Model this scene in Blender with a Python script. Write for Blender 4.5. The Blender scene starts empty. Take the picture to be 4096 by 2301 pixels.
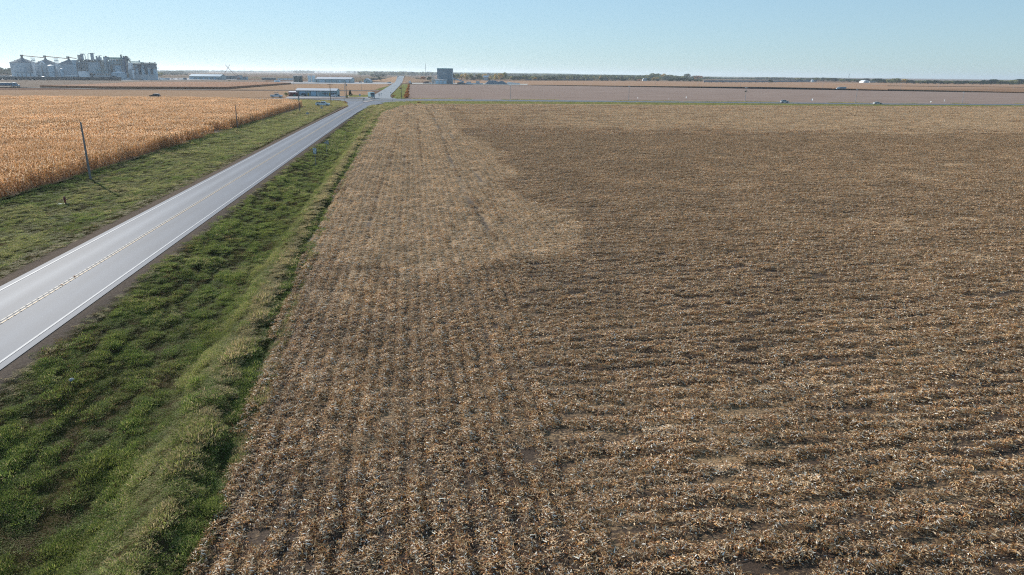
EXPOSURE = 0.42; SKY_STRENGTH = .13; SUN_ENERGY = 5.0; AIR = 1.; DUST = .15; OZ = 4.
SKY_G = .42; SKY_TINT = (1.38, 1.80, 2.06)
HAZE_D = 7e-5; HAZE_COL = (.80, .90, 1., 1)
import bpy, math, random
import numpy as np
from mathutils import Matrix, Vector
D = bpy.data
SC = bpy.context.scene
COL = SC.collection
PI = math.pi
rnd = random.Random(7)

# ------------------------------------------------------------------ camera model
F, CX, CY, H = 2731., 2048., 1150.5, 15.0
HY, SLOPE, VPX = 295., .0105, 1644.
def _cam():
    roll = math.atan(SLOPE); pitch = math.atan((CY - HY) * math.cos(roll) / F)
    w = np.array([0, math.cos(pitch), -math.sin(pitch)]); r = np.array([1., 0, 0]); d = np.cross(w, r)
    c, s = math.cos(roll), math.sin(roll)
    R = np.stack([r, d, w]).T @ np.array([[c, s, 0], [-s, c, 0], [0, 0, 1]])
    v = R @ np.array([(VPX - CX) / F, (HY + SLOPE * (VPX - CX) - CY) / F, 1.])
    a = math.atan2(v[0], v[1]); ca, sa = math.cos(a), math.sin(a)
    return np.array([[ca, -sa, 0], [sa, ca, 0], [0, 0, 1]]) @ R, a
R, YAW = _cam()          # world heading of the camera is -YAW clockwise from +Y
CAMROT = YAW             # rotation about z that turns local +Y to the camera heading
def ray(x, y): return R @ np.array([(x - CX) / F, (y - CY) / F, 1.])
def G(x, y, z=0.):
    v = ray(x, y); t = (z - H) / v[2]
    return (v[0] * t, v[1] * t)
def TOP(x, y, Y):
    v = ray(x, y); t = Y / v[1]
    return H + v[2] * t
def PR(X, Y, Z=0.):
    v = R.T @ np.array([X, Y, Z - H]); return CX + F * v[0] / v[2], CY + F * v[1] / v[2]
cam = D.cameras.new('camera'); camo = D.objects.new('camera', cam); COL.objects.link(camo)
cam.sensor_width = 36; cam.lens = F / 4096 * 36; cam.clip_end = 40000; cam.clip_start = .5
M4 = Matrix.Identity(4)
for i in range(3):
    M4[i][0] = R[i, 0]; M4[i][1] = -R[i, 1]; M4[i][2] = -R[i, 2]
M4[2][3] = H
camo.matrix_world = M4
SC.camera = camo

# ------------------------------------------------------------------ materials
class NT:
    def __init__(s, t): s.t = t; s.n = t.nodes; s.l = t.links
    def add(s, k, **kw):
        n = s.n.new(k)
        ins = kw.pop('ins', {})
        for a, b in kw.items(): setattr(n, a, b)
        for a, b in ins.items(): s.put(n.inputs[a], b)
        return n
    def put(s, sock, v):
        if isinstance(v, bpy.types.NodeSocket): s.l.new(v, sock)
        elif isinstance(v, bpy.types.Node): s.l.new(v.outputs[0], sock)
        else: sock.default_value = v
    def noise(s, sc, det=3, rough=.5, vec=None, dist=0.):
        n = s.add('ShaderNodeTexNoise', ins={'Scale': sc, 'Detail': det, 'Roughness': rough, 'Distortion': dist})
        s.put(n.inputs['Vector'], vec if vec is not None else s.pos()); return n.outputs['Fac']
    def pos(s):
        if not hasattr(s, 'p'): s.p = s.add('ShaderNodeNewGeometry').outputs['Position']
        return s.p
    def objc(s): return s.add('ShaderNodeTexCoord').outputs['Object']
    def math(s, op, a, b=0., c=0., clamp=False):
        n = s.add('ShaderNodeMath', operation=op, use_clamp=clamp)
        s.put(n.inputs[0], a); s.put(n.inputs[1], b); s.put(n.inputs[2], c); return n.outputs[0]
    def ramp(s, f, stops, interp='LINEAR'):
        n = s.add('ShaderNodeValToRGB'); s.put(n.inputs[0], f); cr = n.color_ramp; cr.interpolation = interp
        while len(cr.elements) < len(stops): cr.elements.new(.5)
        for e, (p, c) in zip(cr.elements, stops):
            e.position = p; e.color = (c, c, c, 1) if not isinstance(c, (tuple, list)) else tuple(c) + (1,)
        return n.outputs[0]
    def mix(s, f, a, b, mode='MIX'):
        n = s.add('ShaderNodeMix', data_type='RGBA', blend_type=mode)
        s.put(n.inputs[0], f); s.put(n.inputs[6], (*a, 1) if isinstance(a, tuple) else a); s.put(n.inputs[7], (*b, 1) if isinstance(b, tuple) else b)
        return n.outputs[2]
    def scale_vec(s, v, sc):
        n = s.add('ShaderNodeMapping'); s.put(n.inputs[0], v); n.inputs['Scale'].default_value = sc; return n.outputs[0]
MATS = {}
def mat(name):
    m = D.materials.new(name); m.use_nodes = True; nt = NT(m.node_tree)
    b = m.node_tree.nodes['Principled BSDF']; MATS[name] = m
    return m, nt, b
def hexc(h):
    h = h.lstrip('#'); v = [int(h[i:i + 2], 16) / 255 for i in (0, 2, 4)]
    return tuple(((c + .055) / 1.055) ** 2.4 if c > .04045 else c / 12.92 for c in v)
def simple(name, col, rough=.6, metal=0., var=.12, sc=1.5, spec=.4, streak=False):
    if name in MATS: return MATS[name]
    m, n, b = mat(name)
    vec = n.objc()
    if streak: vec = n.scale_vec(vec, (1, 1, .15))
    f = n.noise(sc, 4, .6, vec)
    lo = tuple(c * (1 - var * 1.6) for c in col); hi = tuple(min(1, c * (1 + var)) for c in col)
    n.put(b.inputs['Base Color'], n.mix(f, lo, hi)); b.inputs['Roughness'].default_value = rough
    b.inputs['Metallic'].default_value = metal; b.inputs['Specular IOR Level'].default_value = spec
    return m
def corrugated(name, col, pitch=.3, rough=.45, metal=0., var=.15, axis='X'):
    """painted sheet metal with ribs"""
    if name in MATS: return MATS[name]
    m, n, b = mat(name)
    vec = n.objc()
    f = n.noise(.25, 4, .6, vec); f2 = n.noise(2., 4, .7, n.scale_vec(vec, (1, 1, .1)))
    c = n.mix(f, tuple(x * (1 - var) for x in col), tuple(min(1, x * (1 + var)) for x in col))
    c = n.mix(n.ramp(f2, [(.55, 0.), (.8, .35)]), c, tuple(x * .55 for x in col))
    w = n.add('ShaderNodeTexWave', wave_type='BANDS', bands_direction=axis, ins={'Scale': 1 / pitch / 6.283 * 2})
    n.put(w.inputs['Vector'], vec)
    bp = n.add('ShaderNodeBump', ins={'Strength': .5, 'Distance': .04}); n.put(bp.inputs['Height'], w.outputs['Fac'])
    n.put(b.inputs['Normal'], bp.outputs[0]); n.put(b.inputs['Base Color'], c)
    b.inputs['Roughness'].default_value = rough; b.inputs['Metallic'].default_value = metal
    return m
def glass(name, col=(.02, .03, .04)):
    if name in MATS: return MATS[name]
    m, n, b = mat(name); b.inputs['Base Color'].default_value = (*col, 1); b.inputs['Roughness'].default_value = .08
    b.inputs['Specular IOR Level'].default_value = .8; return m

# ------------------------------------------------------------------ mesh helpers
class MB:
    def __init__(s): s.v = []; s.f = []
    def add(s, vs, fs):
        o = len(s.v); s.v += [tuple(map(float, v)) for v in vs]; s.f += [tuple(i + o for i in f) for f in fs]; return s
    def box(s, c, d, rz=0., ry=0., rx=0., taper=1.):
        x, y, z = (k / 2 for k in d); M = Matrix.Rotation(rz, 3, 'Z') @ Matrix.Rotation(ry, 3, 'Y') @ Matrix.Rotation(rx, 3, 'X')
        vs = []
        for sz in (-1, 1):
            t = taper if sz > 0 else 1
            for sx, sy in ((-1, -1), (1, -1), (1, 1), (-1, 1)):
                p = M @ Vector((sx * x * t, sy * y * t, sz * z)); vs.append((p.x + c[0], p.y + c[1], p.z + c[2]))
        return s.add(vs, [(3, 2, 1, 0), (4, 5, 6, 7), (0, 1, 5, 4), (1, 2, 6, 5), (2, 3, 7, 6), (3, 0, 4, 7)])
    def b2(s, x0, x1, y0, y1, z0, z1): return s.box(((x0 + x1) / 2, (y0 + y1) / 2, (z0 + z1) / 2), (x1 - x0, y1 - y0, z1 - z0))
    def tube(s, a, b, r0, r1=None, n=8, cap=True):
        r1 = r0 if r1 is None else r1; a = Vector(a); b = Vector(b); d = (b - a).normalized()
        u = d.orthogonal().normalized(); w = d.cross(u); vs = []
        for p, r in ((a, r0), (b, r1)):
            for i in range(n):
                t = 2 * PI * i / n; q = p + (u * math.cos(t) + w * math.sin(t)) * r; vs.append(tuple(q))
        fs = [(i, (i + 1) % n, n + (i + 1) % n, n + i) for i in range(n)]
        if cap: fs += [tuple(range(n))[::-1], tuple(range(n, 2 * n))]
        return s.add(vs, fs)
    def lathe(s, prof, c=(0, 0, 0), n=24, caps=True):
        vs = []; fs = []
        for r, z in prof:
            for i in range(n):
                t = 2 * PI * i / n; vs.append((c[0] + r * math.cos(t), c[1] + r * math.sin(t), c[2] + z))
        for k in range(len(prof) - 1):
            for i in range(n):
                j = (i + 1) % n; fs.append((k * n + i, k * n + j, (k + 1) * n + j, (k + 1) * n + i))
        if caps: fs += [tuple(range(n))[::-1], tuple(range((len(prof) - 1) * n, len(prof) * n))]
        return s.add(vs, fs)
    def path(s, pts, r, n=8):
        for a, b in zip(pts[:-1], pts[1:]): s.tube(a, b, r, r, n)
        return s
    def prism(s, poly, y0, y1, axis='Y'):
        """poly of (x,z) extruded along y (axis Y) ; (y,z) along x ; (x,y) along z"""
        n = len(poly)
        if axis == 'Y': vs = [(x, y0, z) for x, z in poly] + [(x, y1, z) for x, z in poly]
        elif axis == 'X': vs = [(y0, x, z) for x, z in poly] + [(y1, x, z) for x, z in poly]
        else: vs = [(x, y, y0) for x, y in poly] + [(x, y, y1) for x, y in poly]
        fs = [tuple(range(n)), tuple(range(n, 2 * n))[::-1]] + [(i, n + i, n + (i + 1) % n, (i + 1) % n) for i in range(n)]
        return s.add(vs, fs)
    def lattice(s, x0, x1, y0, y1, z0, z1, n, r=.12, k=4):
        """four-legged braced tower"""
        cs = [(x0, y0), (x1, y0), (x1, y1), (x0, y1)]
        for x, y in cs: s.tube((x, y, z0), (x, y, z1), r, r, k)
        for i in range(n + 1):
            z = z0 + (z1 - z0) * i / n
            for a in range(4):
                p, q = cs[a], cs[(a + 1) % 4]
                s.tube((*p, z), (*q, z), r * .6, r * .6, k)
                if i < n:
                    zz = z0 + (z1 - z0) * (i + 1) / n
                    s.tube((*(p if i % 2 else q), z), (*(q if i % 2 else p), zz), r * .5, r * .5, k)
        return s
    def build(s, name, m, parent=None, smooth=False, loc=None, rotz=0.):
        me = D.meshes.new(name); me.from_pydata(s.v, [], s.f); me.update()
        import bmesh
        bm = bmesh.new(); bm.from_mesh(me); bmesh.ops.recalc_face_normals(bm, faces=bm.faces[:]); bm.to_mesh(me); bm.free()
        if smooth:
            for p in me.polygons: p.use_smooth = True
            me.set_sharp_from_angle(angle=.6)
        o = D.objects.new(name, me); me.materials.append(m); COL.objects.link(o)
        if parent is not None: o.parent = parent
        if loc is not None: o.location = loc; o.rotation_euler = (0, 0, rotz)
        return o
def tag(o, label=None, cat=None, group=None, kind=None):
    if label: o['label'] = label
    if cat: o['category'] = cat
    if group: o['group'] = group
    if kind: o['kind'] = kind
    return o
def thing(name, loc, rotz, label, cat, group=None, scale=None):
    o = D.objects.new(name, None); COL.objects.link(o); o.empty_display_size = .5
    o.location = loc; o.rotation_euler = (0, 0, rotz)
    if scale: o.scale = (scale,) * 3 if not isinstance(scale, tuple) else scale
    return tag(o, label, cat, group)
def dup(root, loc, rotz, label, scale=None):
    r = root.copy(); COL.objects.link(r); r.location = loc; r.rotation_euler = (0, 0, rotz); r['label'] = label
    if scale: r.scale = (scale,) * 3 if not isinstance(scale, tuple) else scale
    for ch in list(root.children):
        c = ch.copy(); COL.objects.link(c); c.parent = r
        for g in ch.children:
            d = g.copy(); COL.objects.link(d); d.parent = c
    return r
def sheet(name, pts, z, m, kind='structure'):
    """flat polygon in world XY (triangulated through bmesh so that concave outlines work)"""
    import bmesh
    bm = bmesh.new(); vs = [bm.verts.new((p[0], p[1], z)) for p in pts]; f = bm.faces.new(vs)
    bmesh.ops.triangulate(bm, faces=[f], ngon_method='EAR_CLIP')
    bmesh.ops.recalc_face_normals(bm, faces=bm.faces[:])
    for f in bm.faces:
        if f.normal.z < 0: f.normal_flip()
    me = D.meshes.new(name); bm.to_mesh(me); bm.free(); me.materials.append(m)
    o = D.objects.new(name, me); COL.objects.link(o)
    if kind: o['kind'] = kind
    return o
def ribbon(name, left, right, z, m, kind='structure', parent=None):
    n = len(left); vs = [(*p[:2], p[2] if len(p) > 2 else z) for p in left] + [(*p[:2], p[2] if len(p) > 2 else z) for p in right]
    fs = [(i, n + i, n + i + 1, i + 1) for i in range(n - 1)]
    me = D.meshes.new(name); me.from_pydata(vs, [], fs); me.update()
    for p in me.polygons:
        if p.normal.z < 0: p.flip()
    me.materials.append(m); o = D.objects.new(name, me); COL.objects.link(o)
    if kind: o['kind'] = kind
    if parent: o.parent = parent
    return o
def offset_line(pts, w):
    """left and right offsets of a polyline"""
    P = np.array([p[:2] for p in pts], float); t = np.gradient(P, axis=0); t /= np.linalg.norm(t, axis=1)[:, None]
    nrm = np.stack([-t[:, 1], t[:, 0]], 1)
    z = [p[2:] for p in pts]
    return [tuple(a) + tuple(q) for a, q in zip(P + nrm * w, z)], [tuple(a) + tuple(q) for a, q in zip(P - nrm * w, z)]
def inpoly(X, Y, poly):
    X = np.asarray(X); Y = np.asarray(Y); c = np.zeros(X.shape, bool); n = len(poly)
    for i in range(n):
        x1, y1 = poly[i]; x2, y2 = poly[(i + 1) % n]
        if y1 == y2: continue
        k = ((y1 > Y) != (y2 > Y)) & (X < (x2 - x1) * (Y - y1) / (y2 - y1) + x1); c ^= k
    return c
def vnoise(X, Y, s, seed=0):
    """smooth value noise in 0..1"""
    X = np.asarray(X) / s; Y = np.asarray(Y) / s; xi = np.floor(X).astype(np.int64); yi = np.floor(Y).astype(np.int64)
    fx = X - xi; fy = Y - yi; fx = fx * fx * (3 - 2 * fx); fy = fy * fy * (3 - 2 * fy)
    def h(a, b):
        n = (a * 374761393 + b * 668265263 + seed * 1442695041) & 0xffffffff
        n = ((n ^ (n >> 13)) * 1274126177) & 0xffffffff
        return ((n ^ (n >> 16)) & 0xffff) / 65535.
    return (h(xi, yi) * (1 - fx) + h(xi + 1, yi) * fx) * (1 - fy) + (h(xi, yi + 1) * (1 - fx) + h(xi + 1, yi + 1) * fx) * fy

# ------------------------------------------------------------------ scatter (only for uncountable stuff)
def scatter(name, pts, rots, scls, idx, sources, label):
    me = D.meshes.new(name); n = len(pts)
    me.vertices.add(n); me.vertices.foreach_set('co', np.asarray(pts, np.float32).ravel())
    for an, ty, arr, key in (('rot', 'FLOAT_VECTOR', rots, 'vector'), ('scl', 'FLOAT_VECTOR', scls, 'vector'), ('idx', 'INT', idx, 'value')):
        a = me.attributes.new(an, ty, 'POINT')
        a.data.foreach_set(key, np.asarray(arr, np.float32 if ty != 'INT' else np.int32).ravel())
    o = D.objects.new(name, me); COL.objects.link(o)
    src = D.collections.new(name + '_source')
    for s_ in sources: src.objects.link(s_)
    ng = D.node_groups.new(name, 'GeometryNodeTree')
    ng.interface.new_socket('Geometry', in_out='INPUT', socket_type='NodeSocketGeometry')
    ng.interface.new_socket('Geometry', in_out='OUTPUT', socket_type='NodeSocketGeometry')
    N = ng.nodes; L = ng.links
    gi = N.new('NodeGroupInput'); go = N.new('NodeGroupOutput'); iop = N.new('GeometryNodeInstanceOnPoints')
    ci = N.new('GeometryNodeCollectionInfo'); ci.inputs['Collection'].default_value = src
    ci.inputs['Separate Children'].default_value = True; ci.inputs['Reset Children'].default_value = True
    def att(nm, ty):
        a = N.new('GeometryNodeInputNamedAttribute'); a.data_type = ty; a.inputs['Name'].default_value = nm
        return [q for q in a.outputs if q.enabled and q.name == 'Attribute'][0]
    L.new(gi.outputs[0], iop.inputs['Points']); L.new(ci.outputs[0], iop.inputs['Instance'])
    iop.inputs['Pick Instance'].default_value = True
    L.new(att('idx', 'INT'), iop.inputs['Instance Index']); L.new(att('scl', 'FLOAT_VECTOR'), iop.inputs['Scale'])
    e2r = N.new('FunctionNodeEulerToRotation'); L.new(att('rot', 'FLOAT_VECTOR'), e2r.inputs[0]); L.new(e2r.outputs[0], iop.inputs['Rotation'])
    L.new(iop.outputs[0], go.inputs[0])
    md = o.modifiers.new('scatter', 'NODES'); md.node_group = ng
    tag(o, label, None, None, 'stuff')
    return o
def strips_mesh(name, C, yaw, pitch, L, W, bend, col, m, roll=None, seg=2):
    """bent ribbons: C centre/base (N,3), along yaw/pitch, lengths, widths, downward bend; tint per ribbon"""
    N = len(C); C = np.asarray(C, float)
    d = np.stack([np.cos(yaw) * np.cos(pitch), np.sin(yaw) * np.cos(pitch), np.sin(pitch)], 1)
    side = np.stack([-np.sin(yaw), np.cos(yaw), np.zeros(N)], 1)
    if roll is not None:
        up = np.cross(d, side); side = side * np.cos(roll)[:, None] + up * np.sin(roll)[:, None]
    vs = []
    for k in range(seg + 1):
        t = k / seg; w = W * (1 - .75 * t ** 2) if seg > 1 else W
        p = C + d * (L * t)[:, None]; p[:, 2] -= bend * t * t
        vs += [p - side * (w / 2)[:, None], p + side * (w / 2)[:, None]]
    V = np.stack(vs, 1).reshape(-1, 3)
    K = 2 * (seg + 1); base = np.arange(N) * K
    fs = np.concatenate([np.stack([base + 2 * k, base + 2 * k + 1, base + 2 * k + 3, base + 2 * k + 2], 1) for k in range(seg)])
    cols = np.repeat(np.concatenate([col, np.ones((N, 1))], 1), K, axis=0)
    return V, fs, cols
def merge_mesh(name, parts, m):
    V = []; Fc = []; Cc = []; o = 0
    for v, f, c in parts: V.append(v); Fc.append(np.asarray(f) + o); Cc.append(c); o += len(v)
    V = np.concatenate(V); Cc = np.concatenate(Cc)
    faces = [tuple(r) for f in Fc for r in f.tolist()]
    me = D.meshes.new(name); me.from_pydata(V.tolist(), [], faces); me.update()
    a = me.color_attributes.new('tint', 'FLOAT_COLOR', 'POINT'); a.data.foreach_set('color', Cc.astype(np.float32).ravel())
    me.materials.append(m)
    return D.objects.new(name, me)
def palette(rg, n, cols, wts, jit=.18):
    c = np.array(cols)[rg.choice(len(cols), n, p=np.array(wts) / sum(wts))]
    return np.clip(c * (1 + rg.uniform(-jit, jit, (n, 1))), 0, 1)
# ------------------------------------------------------------------ render, sky, sun, haze
SUN_EL, SUN_AZ = math.radians(24), math.radians(-33)      # azimuth clockwise from +Y
SC.view_settings.view_transform = 'Standard'; SC.view_settings.look = 'None'; SC.view_settings.gamma = 1
SC.view_settings.exposure = EXPOSURE
w = D.worlds.new('World'); SC.world = w; w.use_nodes = True
bg = w.node_tree.nodes['Background']; sky = w.node_tree.nodes.new('ShaderNodeTexSky')
sky.sky_type = 'NISHITA'; sky.sun_disc = False; sky.sun_elevation = SUN_EL; sky.sun_rotation = SUN_AZ
sky.air_density = AIR; sky.dust_density = DUST; sky.ozone_density = OZ; sky.altitude = 300
wn = NT(w.node_tree); gm = wn.add('ShaderNodeGamma', ins={'Gamma': SKY_G}); wn.put(gm.inputs[0], sky.outputs[0])
wn.put(bg.inputs[0], wn.mix(1., gm.outputs[0], SKY_TINT, 'MULTIPLY')); bg.inputs[1].default_value = SKY_STRENGTH
sd = D.lights.new('sun', 'SUN'); sd.energy = SUN_ENERGY; sd.angle = math.radians(.5); sd.color = (1, .945, .86)
so = D.objects.new('sun', sd); COL.objects.link(so)
sdir = Vector((math.sin(SUN_AZ) * math.cos(SUN_EL), math.cos(SUN_AZ) * math.cos(SUN_EL), math.sin(SUN_EL)))
so.rotation_euler = sdir.to_track_quat('Z', 'Y').to_euler(); so.location = (0, 0, 100)
SC.cycles.use_denoising = False; SC.cycles.pixel_filter_type = 'BLACKMAN_HARRIS'; SC.cycles.filter_width = 1.15; SC.cycles.sample_clamp_indirect = 4.; SC.cycles.max_bounces = 6; SC.cycles.diffuse_bounces = 3; SC.cycles.transparent_max_bounces = 6; SC.cycles.volume_bounces = 0
hm = D.materials.new('haze'); hm.use_nodes = True; hn = NT(hm.node_tree)
hm.node_tree.nodes.remove(hm.node_tree.nodes['Principled BSDF'])
pv = hn.add('ShaderNodeVolumePrincipled'); pv.inputs['Color'].default_value = HAZE_COL; pv.inputs['Density'].default_value = HAZE_D
pv.inputs['Anisotropy'].default_value = .35
hm.node_tree.links.new(pv.outputs[0], hm.node_tree.nodes['Material Output'].inputs['Volume'])
hz = MB().b2(-16000, 16000, -3000, 17000, -4, 75).build('haze', hm); hz['kind'] = 'stuff'; hz['label'] = 'thin pale haze over the plain'

# ------------------------------------------------------------------ terrain
EDGE_Y = [0, 18, 23, 34, 52, 70, 112, 200, 275, 330, 345]
EDGE_X = [-7.0, -7.2, -7.3, -8.1, -9.1, -9.5, -10.4, -11.4, -12.1, -8.5, -2.]
def xfield(Y): return np.interp(Y, EDGE_Y, EDGE_X)
RX_L, RX_R = -29.75, -21.65                 # asphalt edges of the main road
CORN_Y = [-20, 0, 80, 110, 200, 290, 322, 345]
CORN_X = [-49.5, -49.3, -49., -48.6, -48.6, -46.6, -46.5, -56.]
def xcorn(Y): return np.interp(Y, CORN_Y, CORN_X)
def ridge(X, Y):
    return (vnoise(X + .18 * Y * .0, Y * .30 + X * .12, .52, 1) - .5) * 1.2 + (vnoise(X, Y * .5, .95, 8) - .5) * .8
def hgt(X, Y):
    X = np.asarray(X, float); Y = np.asarray(Y, float)
    fade = np.clip((330 - Y) / 60, 0, 1)
    xf = xfield(Y); u = np.clip((X - RX_R) / (xf - RX_R), 0, 1)
    z = np.where(u < .62, -1.5 * np.sin(u / .62 * PI / 2) ** 1.4, -1.5 + 1.98 * np.sin(np.clip((u - .62) / .27, 0, 1) * PI / 2) ** 2)
    z = np.where(u > .89, .48 * np.clip((.965 - u) / .075, 0, 1), z); z = np.where((X < RX_R) | (X > xf), 0, z)
    ul = np.clip((RX_L - X) / (RX_L - xcorn(Y)), 0, 1)
    zl = -.55 * np.sin(ul * PI) ** 1.3 * ((X < RX_L))
    inside = ((X > RX_R) & (X < xf)) | ((X < RX_L) & (X > xcorn(Y)))
    edge = np.minimum(np.abs(X - RX_R), np.abs(X - RX_L)); e = np.clip((edge - .3) / 1.5, 0, 1) * inside
    n = ridge(X, Y) * np.where(X < -25, .09, .15) + (vnoise(X, Y, .5, 5) - .5) * .10 + (vnoise(X, Y * .35, 2.6, 2) - .5) * .20
    return (z + zl) * fade + n * e * np.clip((345 - Y) / 30, 0, 1)
def grid(name, xs, ys, zf, m, dz=0., cover=None):
    X, Y = np.meshgrid(xs, ys); Z = zf(X, Y) + dz; nx, ny = len(xs), len(ys)
    i = (np.arange(ny - 1)[:, None] * nx + np.arange(nx - 1)[None]).ravel()
    V = np.stack([X, Y, Z], -1).reshape(-1, 3); Fc = np.stack([i, i + 1, i + nx + 1, i + nx], 1)
    me = D.meshes.new(name); me.vertices.add(len(V)); me.vertices.foreach_set('co', V.astype(np.float32).ravel())
    me.loops.add(Fc.size); me.loops.foreach_set('vertex_index', Fc.astype(np.int32).ravel())
    me.polygons.add(len(Fc)); me.polygons.foreach_set('loop_start', (np.arange(len(Fc)) * 4).astype(np.int32))
    me.polygons.foreach_set('use_smooth', np.ones(len(Fc), bool))
    me.update(calc_edges=True); me.materials.append(m)
    if cover is not None:
        a = me.attributes.new('cover', 'FLOAT', 'POINT'); a.data.foreach_set('value', cover(X, Y).astype(np.float32).ravel())
    o = D.objects.new(name, me); COL.objects.link(o); o['kind'] = 'structure'
    return o
ys_f = np.concatenate([np.arange(8, 100, .27), np.arange(100, 200, 1.2), np.arange(200, 352, 4)])
xs_r = np.arange(RX_R + .0, -1.9, .26); xs_l = np.arange(-57, RX_L + .01, .3); xs_l[-1] = RX_L
# base sheet out to the horizon
gx = np.concatenate([[-15000, -7000, -3000, -1200, -500, -200, -100, -70], xs_l[::5], [-25.7], xs_r[::5], [0, 20, 60, 150, 400, 1000, 3000, 8000, 15000]])
gy = np.concatenate([[-2500, -600, -100, 0], ys_f[::5], [353, 400, 500, 700, 1000, 1500, 2500, 4500, 8000, 16000]])
m, n, b = mat('far_ground')
P = n.pos(); bk = n.add('ShaderNodeTexBrick', offset=.37, squash=.7, ins={'Scale': 1., 'Mortar Size': 6., 'Brick Width': 640., 'Row Height': 330., 'Bias': 0., 'Color1': (*hexc('#6e584c'), 1), 'Color2': (*hexc('#6b6648'), 1), 'Mortar': (*hexc('#5f5a45'), 1)})
n.put(bk.inputs['Vector'], P)
c = n.mix(n.ramp(n.noise(.004, 3), [(.35, 0.), (.65, 1.)]), bk.outputs[0], hexc('#7f6657'))
c = n.mix(n.ramp(n.noise(.05, 4, .6), [(.3, 0.), (.8, .6)]), c, hexc('#66554a'))
n.put(b.inputs['Base Color'], c); b.inputs['Roughness'].default_value = .95; b.inputs['Specular IOR Level'].default_value = 0.
def hbase(X, Y): return hgt(X, Y) - .9 * (((X > RX_R) & (X < xfield(Y))) | ((X < RX_L) & (X > xcorn(Y) - 6))) * (Y < 352) * (Y > 4)
grid('ground', gx, gy, hbase, m, -.12)

# verge turf
m, n, b = mat('turf')
P = n.pos(); sx = n.add('ShaderNodeSeparateXYZ'); n.put(sx.inputs[0], P); X_ = sx.outputs['X']
g = n.mix(n.ramp(n.noise(.25, 4, .6), [(.35, 0.), (.65, 1.)]), hexc('#232a15'), hexc('#3c4222'))
g = n.mix(n.ramp(n.noise(9., 5, .8), [(.42, 0.), (.62, 1.)]), g, hexc('#46382a'))
wob = n.math('MULTIPLY_ADD', n.noise(.9, 4), 1.6, -.8)
dR = n.math('ADD', n.math('ADD', X_, -RX_R), wob); sh = n.math('MULTIPLY', n.math('GREATER_THAN', X_, -25.), n.math('MULTIPLY_ADD', dR, -1.6, 2.1, clamp=True))
dL = n.math('ADD', n.math('MULTIPLY_ADD', X_, -1., RX_L), wob); sh2 = n.math('MULTIPLY', n.math('LESS_THAN', X_, -25.), n.math('MULTIPLY_ADD', dL, -1.6, 2.6, clamp=True))
br = n.mix(n.noise(6., 5, .8), hexc('#3a312b'), hexc('#8c7d70'))
c = n.mix(n.math('MAXIMUM', sh, sh2), g, br)
n.put(b.inputs['Base Color'], c); b.inputs['Roughness'].default_value = .9; b.inputs['Specular IOR Level'].default_value = 0.
bp = n.add('ShaderNodeBump', ins={'Strength': .8, 'Distance': .08}); n.put(bp.inputs['Height'], n.noise(9, 4, .7)); n.put(b.inputs['Normal'], bp.outputs[0])
grid('roadside_verge', xs_r, ys_f, hgt, m, .0); grid('roadside_verge', xs_l, ys_f, hgt, m, .0)

# harvested field on the right
WEDGE = [(-20, 345), (16.5, 352), (14, 218), (15.5, 67), (10.6, 58), (4.6, 54), (-3, 55), (-10, 63), (-13, 112)]
def tracks(X, Y):
    t = 0.
    for x0, w_, y0, a_ in ((-4.3, .3, 60, .6), (-1.9, .3, 60, .6), (7.0, .45, 56, .92), (9.4, .32, 62, .65), (1.2, .3, 90, .6)):
        t = np.maximum(t, a_ * np.exp(-((X - x0 - .45 * np.sin(Y / 29 + x0)) / w_) ** 2) * np.clip((Y - y0) / 12, 0, 1) * (.55 + .45 * vnoise(X * 0, Y, 9, 71)))
    return t
def cover(X, Y):
    jx = (vnoise(X, Y, 7, 11) - .5) * 7 + (vnoise(X, Y, 2, 12) - .5) * 3; jy = (vnoise(X, Y, 7, 13) - .5) * 9
    wd = inpoly(X + jx, Y + jy, WEDGE).astype(float)
    c = .30 + .12 * (vnoise(X, Y * 2.5, 14, 21) - .5) * 2 + .10 * (vnoise(X, Y, 3.2, 22) - .5) * 2
    yb = Y + .12 * X
    c = c + .22 * np.clip((yb - 190) / 35, 0, 1) + .05 * np.exp(-((yb - 205) / 12) ** 2) + .10 * np.clip((yb - 20) / 20, 0, 1) * np.clip((X - 20) / 60, 0, 1)
    c = c - .07 * np.exp(-((yb - 165) / 22) ** 2)
    c = np.where(wd > 0, .66 + .08 * (vnoise(X, Y * .3, 1.6, 31) - .5) * 2, c)
    # wheel tracks in the headland and bare patches where machines turned
    c = c - .75 * tracks(X, Y)
    c = c - .12 * np.exp(-(((X - 1.5 - Y * .03) / 2.2) ** 2)) * np.clip((vnoise(X, Y, 3., 41) - .55) * 5, 0, 1) * (Y < 75)
    c = c - .2 * np.exp(-(((X - 17) / 12) ** 2 + ((Y - 52) / 3.5) ** 2))
    return np.clip(c, 0, 1)
m, n, b = mat('stubble_soil')
P = n.pos(); cov = n.add('ShaderNodeAttribute', attribute_name='cover').outputs['Fac']
soil = n.mix(n.noise(1.3, 5, .7), hexc('#34281f'), hexc('#5c4b3e'))
straw = n.mix(n.noise(23, 2), hexc('#7a5f42'), hexc('#b89a74'))
fine = n.noise(9., 5, .75, n.scale_vec(P, (.6, 1., 1.)))
row = n.add('ShaderNodeTexNoise', ins={'Scale': 1.1, 'Detail': 3}); n.put(row.inputs['Vector'], n.scale_vec(P, (.06, 1., 1.)))
th = n.math('MULTIPLY_ADD', cov, .8, -.30); th = n.math('ADD', th, n.math('MULTIPLY_ADD', row.outputs['Fac'], .5, -.25))
f = n.math('MULTIPLY', n.math('ADD', n.math('SUBTRACT', fine, .5), th), 6., clamp=False); f = n.math('ADD', f, .45, clamp=True)
n.put(b.inputs['Base Color'], n.mix(f, soil, straw)); b.inputs['Roughness'].default_value = .85; b.inputs['Specular IOR Level'].default_value = .2
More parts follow.
